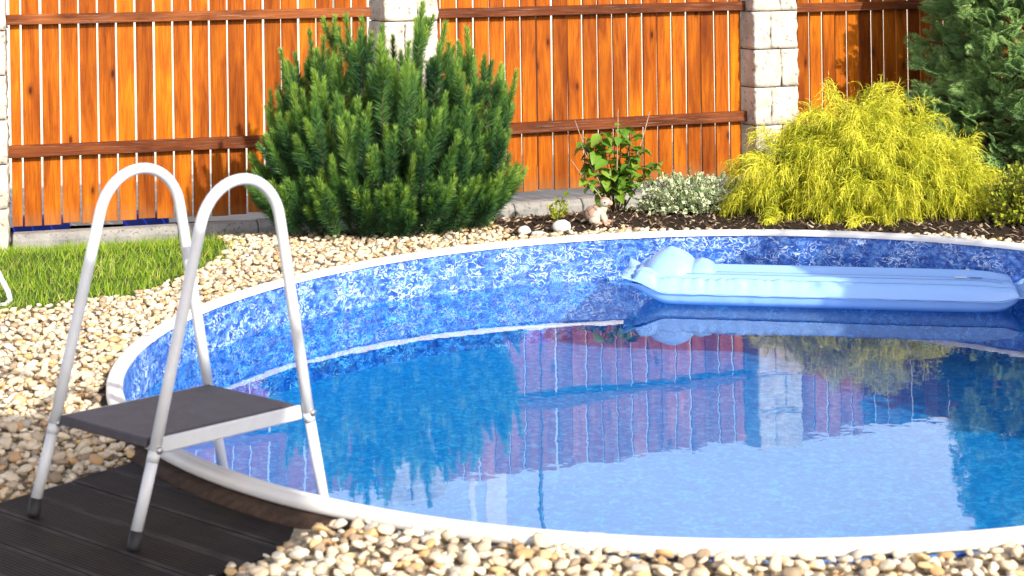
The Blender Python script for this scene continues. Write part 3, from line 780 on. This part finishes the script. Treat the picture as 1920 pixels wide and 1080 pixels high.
VV = np.einsum('nij,nkj->nki', RM, VV) * P[rest, 3][:, None, None] + P[rest, :3][:, None, :]
nv = VV.shape[1]; allF = (FF[None] + (np.arange(n) * nv)[:, None, None]).reshape(-1, 3)
o = ob('gravel', bulk('gravel', VV.reshape(-1, 3), allF, M['gravel'], np.repeat(rng.random(n), nv), smooth=True), gravel_bed)
o['kind'] = 'stuff'

# ------------------------------------------------------------------ blades helper (one triangle or a bent strip each)
def strips(B, D, Ln, Wd, droop, segs, rnd, grav=True):
    """bent ribbons: bases B, unit directions D, lengths, widths, droop added per segment"""
    n = len(B); side = unit(np.cross(D, rng.normal(size=(n, 3)))); P_ = B.copy(); D_ = D.copy(); Vs = []; Rr = []
    for i in range(segs + 1):
        wv = (Wd * (1 - (i / segs) * .85) / 2)[:, None]
        Vs.append(np.stack([P_ - side * wv, P_ + side * wv], 1)); Rr.append(np.repeat(rnd[:, None], 2, 1))
        P_ = P_ + D_ * (Ln / segs)[:, None]; D_ = D_ + np.array([0, 0, -1.0]) * droop[:, None]; D_ = unit(D_)
    V = np.stack(Vs, 1).reshape(n, -1, 3); rr = np.stack(Rr, 1).reshape(n, -1)
    F = np.array([(2 * i, 2 * i + 1, 2 * i + 3, 2 * i + 2) for i in range(segs)])
    Fa = (F[None] + (np.arange(n) * (2 * segs + 2))[:, None, None]).reshape(-1, 4)
    return V.reshape(-1, 3), Fa, rr.ravel()
def tris(B, D, Ln, Wd, rnd):
    n = len(B); side = unit(np.cross(D, rng.normal(size=(n, 3)))) * (Wd / 2)[:, None]
    V = np.stack([B - side, B + side, B + D * Ln[:, None]], 1).reshape(-1, 3)
    return V, np.arange(3 * n).reshape(-1, 3), np.repeat(rnd, 3)

# grass
n = 30000
X = rng.uniform(-4.2, -1.45, n); Y = rng.uniform(6.4, 10.3, n)
k = is_lawn(X + rng.normal(0, .05, n), Y + rng.normal(0, .07, n)) & (dfence(X, Y) > .19) & (np.abs(X) < .36 * Y + .3); X, Y = X[k], Y[k]; n = len(X)
tuft = np.array([noise.noise(Vector((x * 5, y * 5, 0))) for x, y in zip(X, Y)])
D = unit(np.stack([rng.normal(0, .35, n), rng.normal(0, .35, n), np.ones(n)], -1))
V, F, rr = strips(np.stack([X, Y, ground(X, Y)], -1), D, rng.uniform(.028, .068, n) * (1 + .5 * tuft), rng.uniform(.003, .0055, n), rng.uniform(.05, .4, n), 3, np.clip(rng.normal(.5, .2, n) + .25 * tuft + (rng.random(n) < .07) * .6, 0, 1))
tag(ob('grass', bulk('grass', V, F, M['grass'], rr)), 'short green grass of the lawn patch', 'grass', kind='stuff')

# bark chips
n = 13000
X = rng.uniform(-1.5, 4, n); Y = rng.uniform(7.2, 12.2, n); k = is_mulch(X, Y) & (rpool(X, Y) > 2.5) & (dfence(X, Y) > .2); X, Y = X[k], Y[k]; n = len(X)
A_ = euler_m(rng.uniform(-.7, .7, n), rng.uniform(-.7, .7, n), rng.uniform(0, 6.28, n))
q = np.array([(-1, -.35, 0), (1, -.3, 0), (.9, .35, 0), (-.8, .3, 0), (-1, -.35, .18), (1, -.3, .18), (.9, .35, .18), (-.8, .3, .18)], float)
VV = np.einsum('nij,kj->nki', A_, q) * rng.uniform(.006, .024, n)[:, None, None] + np.stack([X, Y, ground(X, Y) + .008], -1)[:, None, :]
Fq = np.array([(4, 5, 6, 7), (0, 1, 5, 4), (1, 2, 6, 5), (2, 3, 7, 6), (3, 0, 4, 7)])
o = ob('bark_chips', bulk('bark_chips', VV.reshape(-1, 3), (Fq[None] + (np.arange(n) * 8)[:, None, None]).reshape(-1, 4), M['chips'], np.repeat(np.clip(rng.random(n) ** 1.5, 0, 1), 8)), mulch_bed)
o['kind'] = 'stuff'

# ------------------------------------------------------------------ mugo pine
def pine():
    c = np.array([-.735, 9.47, -.11]); root = tag(empty('mugo_pine', c), 'dense green mugo pine with upright candle shoots in front of the fence', 'pine')
    sh = []   # shoots: base, dir, length, radius of brush, height fraction (paler tone higher up)
    def outline(az, el): return 1.0
    def add(pos, d, ln, r_, zfrac): sh.append((pos, d / np.linalg.norm(d), ln, r_, zfrac))
    rx, ry, rz = .73, .62, .94
    gold_ = math.pi * (3 - math.sqrt(5))
    for layer, (cnt, sc_) in enumerate(((126, .95), (85, .72), (40, .45), (74, 1.02))):
        for i in range(cnt):
            zf = (i + .5) / cnt * (.16 if layer == 3 else 1); az = i * gold_ + layer
            prof_ = (1 - zf ** 4.5) ** .5 * (.86 + .14 * min(1, zf / .4))                      # barrel-shaped bush
            lump = 1 + .16 * noise.noise(Vector((math.cos(az) * 1.6, math.sin(az) * 1.6, zf * 2.5 + 7))) + rng.normal(0, .05)
            p = np.array([math.cos(az) * rx * prof_, math.sin(az) * ry * prof_, 0]) * sc_ * lump
            p[2] = ((.10 if layer < 3 else .05) + zf * rz * .88) * (1 if layer in (0, 3) else .55 + .45 * sc_) * (1 + .10 * rng.normal())
            tilt = .50 * (1 - zf) ** 1.2 + .08
            d = np.array([math.cos(az) * tilt, math.sin(az) * tilt, .55 + .7 * zf]) + rng.normal(0, .12, 3)
            ln = rng.uniform(.28, .46) * (.85 + .25 * zf)
            du = d / np.linalg.norm(d); pos = p - du * ln * .55
            pos[2] = max(pos[2], .03)
            add(pos, d, ln, rng.uniform(.9, 1.15), zf)
            for q_ in range(rng.integers(1, 4)):                # side candles from the same node
                a2 = rng.uniform(0, 6.28); tt = rng.uniform(.25, .65)
                d2 = du + .50 * np.array([math.cos(a2), math.sin(a2), .25])
                add(pos + du * ln * tt, d2, ln * rng.uniform(.30, .52), rng.uniform(.75, .95), zf)
    Bs, Ds, Ls, Ws, Rs = [], [], [], [], []
    stems = []
    for pos, d, ln, r_, zfrac in sh:
        k = int(1500 * ln) + 70
        t_ = rng.random(k) ** .7
        a = rng.uniform(0, 6.283, k)
        e1 = unit(np.cross(d, [0.31, .77, .2])); e2 = np.cross(d, e1)
        bend = np.array([0, 0, 1.0]) * .22 * ln
        base = pos + np.outer(t_ * ln, d) + np.outer(t_ ** 2, bend)
        op = np.radians(56 - 30 * t_ ** 1.5 + rng.normal(0, 6, k))
        dirs = np.outer(np.cos(op), d) + (np.sin(op)[:, None]) * (np.outer(np.cos(a), e1) + np.outer(np.sin(a), e2))
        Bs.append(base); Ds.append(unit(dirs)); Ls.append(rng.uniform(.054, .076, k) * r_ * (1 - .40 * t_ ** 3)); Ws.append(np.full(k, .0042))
        tone = rng.normal(.37, .14) + .10 * zfrac
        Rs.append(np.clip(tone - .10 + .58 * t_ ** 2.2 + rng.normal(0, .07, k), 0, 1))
        stems.append(tube_data([pos, pos + d * ln * .5 + bend * .25, pos + d * ln * .9 + bend * .81], [.004, .003, .0015], 4, False))
    V, F, rr = tris(np.concatenate(Bs), np.concatenate(Ds), np.concatenate(Ls), np.concatenate(Ws), np.concatenate(Rs))
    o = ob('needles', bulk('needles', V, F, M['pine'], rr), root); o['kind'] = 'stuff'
    ob('shoots', mesh('shoots', *join_data(stems), M['bark']), root)
    br = []
    for i in range(46):
        a = i * 2.39996; rr_ = rng.uniform(.35, 1.0); zt = rng.uniform(.15, 1.0) * (1.05 - .5 * rr_)
        e = np.array([math.cos(a) * rx * rr_ * .8, math.sin(a) * ry * rr_ * .8, zt * rz * .8])
        br.append(tube_data([(0, 0, 0), (e[0] * .45, e[1] * .45, e[2] * .28 + .03), tuple(e * [.85, .85, .7]), tuple(e)], [.022, .016, .010, .005], 6, False))
    ob('branches', mesh('branches', *join_data(br), M['bark'], True), root)
pine()

# ------------------------------------------------------------------ golden thread cypress
def golden():
    c = np.array([2.05, 9.72, -.10]); root = tag(empty('golden_shrub', c), 'golden yellow thread leaf cypress mound beside the pool', 'shrub')
    lobes = [((.02, .05, .0), (.52, .42, .81), 6.2), ((-.36, .0, .0), (.36, .38, .50), 3.4), ((.46, -.02, .0), (.36, .38, .44), 3.6), ((.1, -.18, .0), (.50, .36, .58), 3.6), ((-.15, .1, 0), (.48, .4, .70), 2.5), ((.26, .05, 0), (.34, .38, .70), 2.0)]
    Bs, Ds, Ls, Rs, Dr = [], [], [], [], []; limbs = []
    for (lc, lr, wt) in lobes:
        for k in range(int(30 * wt)):
            z = rng.uniform(.0, 1) ** .75; a = rng.uniform(0, 6.283); q = math.sqrt(max(0, 1 - z * z))
            dn = np.array([math.cos(a) * q, math.sin(a) * q, z])
            rad = rng.uniform(.55, .80); p = np.array(lc) + dn * np.array(lr) * rad
            # a limb arches out of the mound and nods; threads hang along it
            d = unit(np.array([dn[0], dn[1], .55 + .5 * dn[2]]) + rng.normal(0, .22, 3)); ln = rng.uniform(.14, .26); segs_ = 7; pth = [p.copy()]
            for q_ in range(segs_):
                pth.append(pth[-1] + d * ln / segs_); d = unit(d + np.array([0, 0, -.24]))
            limbs.append(pth[::2])
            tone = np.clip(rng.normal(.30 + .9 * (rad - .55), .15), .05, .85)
            for q_ in range(1, segs_ + 1):
                m_ = rng.integers(4, 8); dd = unit(pth[q_] - pth[q_ - 1])
                Bs.append(pth[q_] + rng.normal(0, .010, (m_, 3))); Ds.append(unit(dd * .9 + rng.normal(0, .50, (m_, 3)) + [0, 0, -.05]))
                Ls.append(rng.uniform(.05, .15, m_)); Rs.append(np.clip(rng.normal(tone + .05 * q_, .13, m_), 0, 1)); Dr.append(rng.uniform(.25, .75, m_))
    B = np.concatenate(Bs); D = np.concatenate(Ds); Ln = np.concatenate(Ls); rd = np.concatenate(Rs); n = len(B)
    B[:, 2] = np.maximum(B[:, 2], .05)
    V1, F1_, r1 = strips(B, D, Ln, np.full(n, .0046), np.concatenate(Dr), 5, rd)
    parts = [(V1, F1_, r1)]
    Vm = V1.reshape(n, 6, 2, 3).mean(2)
    for s_ in (1, 2, 3, 4):
        b = Vm[:, s_]; d = unit(Vm[:, s_ + 1] - Vm[:, s_ - 1]); d = unit(d + rng.normal(0, .55, d.shape))
        parts.append(strips(b, d, rng.uniform(.015, .05, n), np.full(n, .0038), rng.uniform(.2, .6, n), 2, np.clip(rd + rng.normal(.06, .12, n), 0, 1)))
    V, F, rr = [], [], []; off = 0
    for v, f, r_ in parts: V.append(v); F.append(f + off); rr.append(r_); off += len(v)
    V = np.concatenate(V); V[:, 2] = np.maximum(V[:, 2], .012)
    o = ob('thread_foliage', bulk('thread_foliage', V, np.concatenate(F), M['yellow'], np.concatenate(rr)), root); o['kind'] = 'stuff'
    br = []
    for i in range(40):
        a = i * 2.4; q_ = rng.uniform(.4, .95); e = np.array([math.cos(a) * .62 * q_, math.sin(a) * .42 * q_, rng.uniform(.15, .62) * (1.1 - .5 * q_)])
        br.append(tube_data([(0, 0, 0), tuple(e * [.5, .5, .35]), tuple(e)], [.016, .010, .004], 5, False))
    ob('branches', mesh('branches', *join_data(br), M['bark'], True), root)
golden()

# ------------------------------------------------------------------ tall conifer: fan sprays
def spray_template():
    B, D, Ln, Wd, Rr = [], [], [], [], []
    def seg(p, d, l, w_, r_): B.append(p); D.append(d); Ln.append(l); Wd.append(w_); Rr.append(r_)
    axis = .20
    for i in range(15):
        t_ = i / 15; p = np.array([axis * t_, 0, .02 * math.sin(t_ * 3)])
        seg(p, np.array([1, 0, .05]), .022, .007, .35 + .3 * t_)
        for s_ in (-1, 1):
            ln = .085 * (1 - t_) ** .7 + .016; d = np.array([.74, .67 * s_, .06])
            seg(p, d, ln, .007, .4 + .3 * t_)
            for k in range(1, int(ln / .021)):
                pp = p + d * (k * .021); l2 = min(.030, (ln - k * .021) * .7 + .010)
                for s2 in (-1, 1):
                    d2 = np.array([.74 * d[0] - s2 * .6 * d[1], .74 * d[1] + s2 * .6 * d[0], rng.uniform(-.12, .2)])
                    seg(pp, d2, l2, .0075, .5 + .4 * t_ + .1 * k / 6)
    return [np.array(x) for x in (B, unit(np.array(D)), Ln, Wd, Rr)]
def conifer():
    c = np.array([3.74, 11.50, -.20]); root = tag(empty('tall_conifer', c), 'tall blue green feathery conifer beside the golden shrub', 'conifer')
    B, D, Ln, Wd, Rr = spray_template()
    V, F, rr = tris(B, D, Ln * 1.15, Wd, Rr)
    cnt = 3600; H = 3.9; out = []; outr = []
    br = []
    for i in range(cnt):
        t_ = 1 - math.sqrt(1 - rng.random() * .97) if rng.random() < .75 else rng.random() * .95
        z = .10 + t_ * (H - .1); Rz = .90 * (1 - t_) ** .75 * (1 + .12 * noise.noise(Vector((z * 2, i * .01, 0))))
        if z < .5: Rz *= .62 + .38 * z / .5
        a = rng.uniform(0, 6.283); lobe = 1 + .16 * math.sin(a * 5 + z * 6); q_ = rng.uniform(.52, 1.0) ** .6 * lobe
        p = np.array([math.cos(a) * Rz * q_, math.sin(a) * Rz * q_, z])
        az = a + rng.normal(0, .5); elv = rng.normal(.95, .30); s = rng.uniform(.65, 1.15)
        fx = np.array([math.cos(az) * math.cos(elv), math.sin(az) * math.cos(elv), math.sin(elv)])
        rl = rng.uniform(0, 6.283); fy = unit(np.cross(fx, np.array([math.cos(rl), math.sin(rl), .6]))); fz = np.cross(fx, fy)
        W = V * s; x_ = W[:, 0]
        Wd_ = x_[:, None] * fx + W[:, 1][:, None] * fy + (W[:, 2] + .0)[:, None] * fz
        Wd_[:, 2] -= 1.6 * x_ ** 2
        out.append(p + Wd_ - fx * .08); outr.append(np.clip(rr * .8 + rng.normal(-.02, .12) + .25 * (q_ - .8), 0, 1))
        if i % 9 == 0: br.append(tube_data([(0, 0, max(.05, z - .25)), tuple(p * [.6, .6, 1] + [0, 0, -.05]), tuple(p)], [.012, .008, .003], 4, False))
    n = len(out); nv = len(V)
    o = ob('sprays', bulk('sprays', np.concatenate(out), (F[None] + (np.arange(n) * nv)[:, None, None]).reshape(-1, 3), M['conifer'], np.concatenate(outr)), root); o['kind'] = 'stuff'
    tube('trunk', [(0, 0, 0), (.02, 0, 1.2), (0, .02, 2.4), (0, 0, 3.5)], [.07, .05, .03, .008], M['bark'], root, 8)
    ob('branches', mesh('branches', *join_data(br), M['bark']), root)
conifer()

# ------------------------------------------------------------------ broad-leaved plants
def leaf_data(ln, wd, fold=.25, curl=.15):
    """pointed oval leaf, folded on the midrib, along +x"""
    V = [(0, 0, 0)]; st = [.2, .45, .7, .88]; ww = [.62, 1.0, .72, .36]
    for s_, w_ in zip(st, ww):
        z0 = -curl * ln * s_ * s_; y = wd / 2 * w_
        V += [(s_ * ln, -y, z0 + fold * y), (s_ * ln, 0, z0), (s_ * ln, y, z0 + fold * y)]
    V.append((ln, 0, -curl * ln))
    F = [(0, 1, 2), (0, 2, 3)]
    for i in range(3):
        a = 1 + 3 * i; F += [(a, a + 3, a + 4, a + 1), (a + 1, a + 4, a + 5, a + 2)]
    a = 10; F += [(a, 13, a + 1), (a + 1, 13, a + 2)]
    return np.array(V), F
def leafy():
    x0, y0 = .64, 9.95; z0 = gz(x0, y0); root = tag(empty('leafy_plant', (x0, y0, z0)), 'young green leafy plant with bare twigs behind the stone turtle', 'plant')
    V, F = leaf_data(.105, .070, .3, .25)
    lm = []
    for k in range(4):
        me = mesh('leaf', V * [1, 1 + .1 * k, 1 + .3 * k], F, M['leaf'], True); a = me.attributes.new('rnd', 'FLOAT', 'POINT'); a.data.foreach_set('value', [.25 + .22 * k] * len(V)); lm.append(me)
    tips = [(-.22, .02, .50), (-.12, -.02, .42), (-.25, -.10, .30), (.02, .0, .56), (.10, .04, .48), (.16, -.03, .40), (-.04, .06, .46), (.20, .05, .54), (-.16, .08, .44), (.08, -.08, .34), (.24, -.04, .30), (-.08, -.06, .50), (.05, .08, .52), (-.19, -.04, .38)]
    for k, (dx, dy, h_) in enumerate(tips):
        bare = k in (0, 2, 7, 13, 3)
        pts_ = [Vector((dx * .15, dy * .15, 0)), Vector((dx * .45, dy * .5, h_ * .42)), Vector((dx * .85, dy * .9, h_ * .8)), Vector((dx * 1.1, dy, h_ * (1.12 if bare else 1)))]
        tube('stem', pts_, [.006, .005, .0035, .0022], M['twig'] if bare else M['bark'], root, 6)
        for q_ in range(12 if bare else 20):
            t_ = random.uniform(.18, .72 if bare else 1.0); i = min(2, int(t_ * 3)); f_ = t_ * 3 - i; p = pts_[i].lerp(pts_[i + 1], f_)
            s_ = random.uniform(.55, 1.0)
            ob('leaf', lm[(k + q_) % 4], root, p, (random.uniform(-.5, .5), random.uniform(-.5, .5), random.uniform(0, 6.28)), (s_, s_, s_))
leafy()
def small_leaves(root, name, pts_, dirs, ln, mat, rnd, margin=False):
    n = len(pts_); a = unit(dirs); s_ = unit(np.cross(a, rng.normal(size=(n, 3)))); u_ = np.cross(s_, a)
    l_ = (ln * rng.uniform(.7, 1.25, n))[:, None]; w_ = l_ * .36
    P0 = pts_; P1 = pts_ + a * l_ * .45 + s_ * w_ + u_ * l_ * .06; P2 = pts_ + a * l_; P3 = pts_ + a * l_ * .45 - s_ * w_ + u_ * l_ * .06; Pm = pts_ + a * l_ * .5
    V = np.stack([P0, P1, P2, P3, Pm], 1).reshape(-1, 3)
    F = np.array([(0, 1, 4), (1, 2, 4), (2, 3, 4), (3, 0, 4)]); rr = np.stack([rnd, rnd, rnd, rnd, rnd * (.25 if margin else .8)], 1).ravel()
    o = ob(name, bulk(name, V, (F[None] + (np.arange(n) * 5)[:, None, None]).reshape(-1, 3), mat, rr), root); o['kind'] = 'stuff'
def mound(name, x0, y0, rx, ry, h_, cnt, ln, mat, label, margin, lo, hi):
    root = tag(empty(name, (x0, y0, gz(x0, y0))), label, 'shrub')
    tw = []; Ps, Ds = [], []
    for k in range(cnt // 14):
        z = rng.uniform(.05, 1); a = rng.uniform(0, 6.283); q_ = math.sqrt(1 - z * z * .96) * rng.uniform(.5, 1.0)
        lump = 1 + .22 * noise.noise(Vector((math.cos(a) * 2, math.sin(a) * 2, z * 2 + x0)))
        e = np.array([math.cos(a) * rx * q_ * lump, math.sin(a) * ry * q_ * lump, z * h_ * lump * (1.15 if rng.random() < .12 else 1)])
        b = e * [.55, .55, .35]; tw.append(tube_data([tuple(b), tuple((b + e) / 2 + [0, 0, .01]), tuple(e)], [.0028, .002, .0012], 4, False))
        t_ = rng.random((14, 1)); Ps.append(b + (e - b) * t_); Ds.append(unit(e - b) * .6 + rng.normal(0, .6, (14, 3)) + [0, 0, .3])
    Ps = np.concatenate(Ps); Ps[:, 2] = np.maximum(Ps[:, 2], .01)
    small_leaves(root, 'leaves', Ps, np.concatenate(Ds), ln, mat, np.clip(rng.uniform(lo, hi, len(Ps)), 0, 1), margin)
    ob('twigs', mesh('twigs', *join_data(tw), M['bark']), root)
mound('variegated_shrub', 1.08, 9.84, .40, .25, .225, 5200, .027, M['varieg'], 'low cream and green variegated shrub between leafy plant and golden shrub', True, .45, 1.0)
mound('golden_leaf_shrub', 2.92, 9.12, .33, .30, .34, 4200, .028, M['gold'], 'low yellow green small leaved shrub below the tall conifer', False, .1, 1.0)
def weed(x0, y0, label):
    root = tag(empty('small_weed', (x0, y0, gz(x0, y0))), label, 'weed')
    Ps, Ds = [], []
    for k, (dx, h_) in enumerate(((-.035, .10), (.0, .15), (.035, .17), (.05, .12), (-.015, .08))):
        pts_ = [(dx * .3, 0, 0), (dx * .8, .01, h_ * .6), (dx * 1.3, 0, h_)]
        tube('stem', pts_, [.003, .0024, .0015], M['leaf'], root, 5)
        t_ = rng.uniform(.2, 1, 12); Ps.append(np.stack([dx * (.3 + t_), 0 * t_, h_ * t_], -1)); Ds.append(np.stack([rng.normal(0, 1, 12), rng.normal(0, 1, 12), rng.uniform(.2, 1.2, 12)], -1))
    small_leaves(root, 'leaves', np.concatenate(Ps), np.concatenate(Ds), .035, M['gold'], rng.uniform(.3, 1, 60))
weed(.265, 9.56, 'small yellow green weed growing from the mulch near the kerb')

# ------------------------------------------------------------------ white stones, turtle
for x, y, s_, rz, lab in ((.075, 9.16, (.042, .034, .03), .3, 'smallest pale stone of three lying on the mulch'), (.165, 9.09, (.056, .034, .022), .1, 'flat white stone lying nearest the pool rim on the mulch'), (.285, 9.22, (.058, .044, .042), -.3, 'largest white stone lying on the mulch before the turtle')):
    V, F = PV2[int(x * 40) % 8]; V = V / np.abs(V).max(0)
    tag(ob('white_stone', bulk('white_stone', V, F, M['white_stone'], smooth=True), None, (x, y, gz(x, y) + s_[2] * .6), (0, 0, rz), s_), lab, 'stone', 'white stones on the mulch')
tx, ty = .495, 9.45
tur = tag(empty('turtle_figurine', (tx, ty, gz(tx, ty)), -.15), 'small stone turtle figurine sitting up on the mulch', 'figurine')
def blob(name, c, r_, mat, parent, pert=.04, sub=3, seed=0, flat=None, tilt=0):
    V, F = ico(sub); nz = np.array([noise.noise(Vector(v * 1.8) + Vector((seed, 0, 0))) for v in V]); V = V * (1 + pert * nz[:, None])
    if flat is not None: V[:, 2] = np.maximum(V[:, 2], flat)
    V = V * np.array(r_); ca, sa = math.cos(tilt), math.sin(tilt)
    V = np.stack([V[:, 0] * ca - V[:, 2] * sa, V[:, 1], V[:, 0] * sa + V[:, 2] * ca], -1)
    return ob(name, bulk(name, V + np.array(c), F, mat, smooth=True), parent)
S = .96
blob('body', (.0, 0, .050), (.058, .046, .048), M['turtle'], tur, .05, 3, 1, None, .5)
shell = blob('shell', (-.022, .008, .060), (.058, .052, .046), M['shell'], tur, .05, 3, 2, None, .55)
for k in range(7):      # grooves between the shell plates, slightly proud dark beads of tube
    a = k / 7 * 6.283
    def on(u_, v_):
        x, y, z = math.cos(v_) * math.cos(u_), math.cos(v_) * math.sin(u_), math.sin(v_)
        p = (x * .0592, y * .0532, z * .0470); ca, sa = math.cos(.55), math.sin(.55)
        return (-.022 + p[0] * ca - p[2] * sa, .008 + p[1], .060 + p[0] * sa + p[2] * ca)
    tube('shell_groove', [on(a, v_) for v_ in np.linspace(.05, .8, 6)], .0016, M['groove'], shell, 5)
    tube('shell_groove', [on(a + q_ * 6.283 / 7, .8 + .05 * (-1) ** k) for q_ in np.linspace(0, 1, 4)], .0016, M['groove'], shell, 5)
tube('neck', [(.028, 0, .065), (.040, 0, .088), (.046, 0, .104)], [.026, .023, .021], M['turtle'], tur, 14)
head = blob('head', (.050, 0, .126), (.035, .031, .030), M['turtle'], tur, .05, 3, 3)
blob('beak', (.072, -.002, .124), (.024, .022, .018), M['beak'], head, .05, 3, 4, None, -.15)
blob('brow', (.055, 0, .146), (.026, .024, .011), M['beak'], head, .05, 2, 5, None, -.2)
tube('mouth_line', [(.056, -.0275, .116), (.074, -.0225, .115), (.0935, -.006, .117), (.0935, .004, .117)], .0014, M['groove'], head, 5)
for sgn in (-1, 1):
    e_ = blob('eye', (.052, .0265 * sgn, .132), (.0085, .006, .0095), M['label'], head, 0, 2)
    blob('pupil', (.0535, .0315 * sgn, .132), (.0052, .003, .0064), M['eye'], e_, 0, 2)
    tube('front_leg', [(.030, .026 * sgn, .062), (.046, .034 * sgn, .036), (.052, .036 * sgn, .012)], [.017, .015, .013], M['turtle'], tur, 12)
    blob('front_foot', (.062, .038 * sgn, .011), (.021, .015, .012), M['beak'], tur, .06, 2, 6 + sgn)
    blob('hind_leg', (-.008, .050 * sgn, .026), (.034, .022, .025), M['turtle'], tur, .05, 2, 8 + sgn)
    blob('hind_foot', (.020, .056 * sgn, .013), (.020, .015, .013), M['beak'], tur, .06, 2, 9 + sgn)
tube('tail', [(-.062, .0, .030), (-.082, .004, .018), (-.096, .006, .010)], [.012, .008, .003], M['turtle'], tur, 8)

# ------------------------------------------------------------------ unseen parasol and shrub, added to shade the deck and far pool wall
par = tag(empty('shade_parasol', (.80, .20, -.10)), 'beige octagonal parasol added out of view to shade the deck', 'parasol')
V = [(0, 0, 3.42)] + [(1.42 * math.cos(R(45 * k + 4)), 1.42 * math.sin(R(45 * k + 4)), 2.98) for k in range(8)]
o = ob('canopy', mesh('canopy', V, [(0, k + 1, (k + 1) % 8 + 1) for k in range(8)], M['canvas']), par); o.modifiers.new('thick', 'SOLIDIFY').thickness = .004
tube('pole', [(0, 0, 0), (0, 0, 1.5), (0, 0, 3.45)], .022, M['white_metal'], par, 12)
for k in range(8): tube('rib', [(0, 0, 3.40), (1.41 * math.cos(R(45 * k + 4)), 1.41 * math.sin(R(45 * k + 4)), 2.965)], .006, M['white_metal'], par, 6)
ob('base', box_me('base', .5, .5, .07, M['kerb'], .01), par)
mound('shade_shrub', 3.88, 5.0, .74, .70, 2.45, 42000, .065, M['leaf'], 'rounded evergreen shrub added out of view to shade the far pool wall', False, 0, .8)  # unseen shrub, added to keep sun off the far pool wall
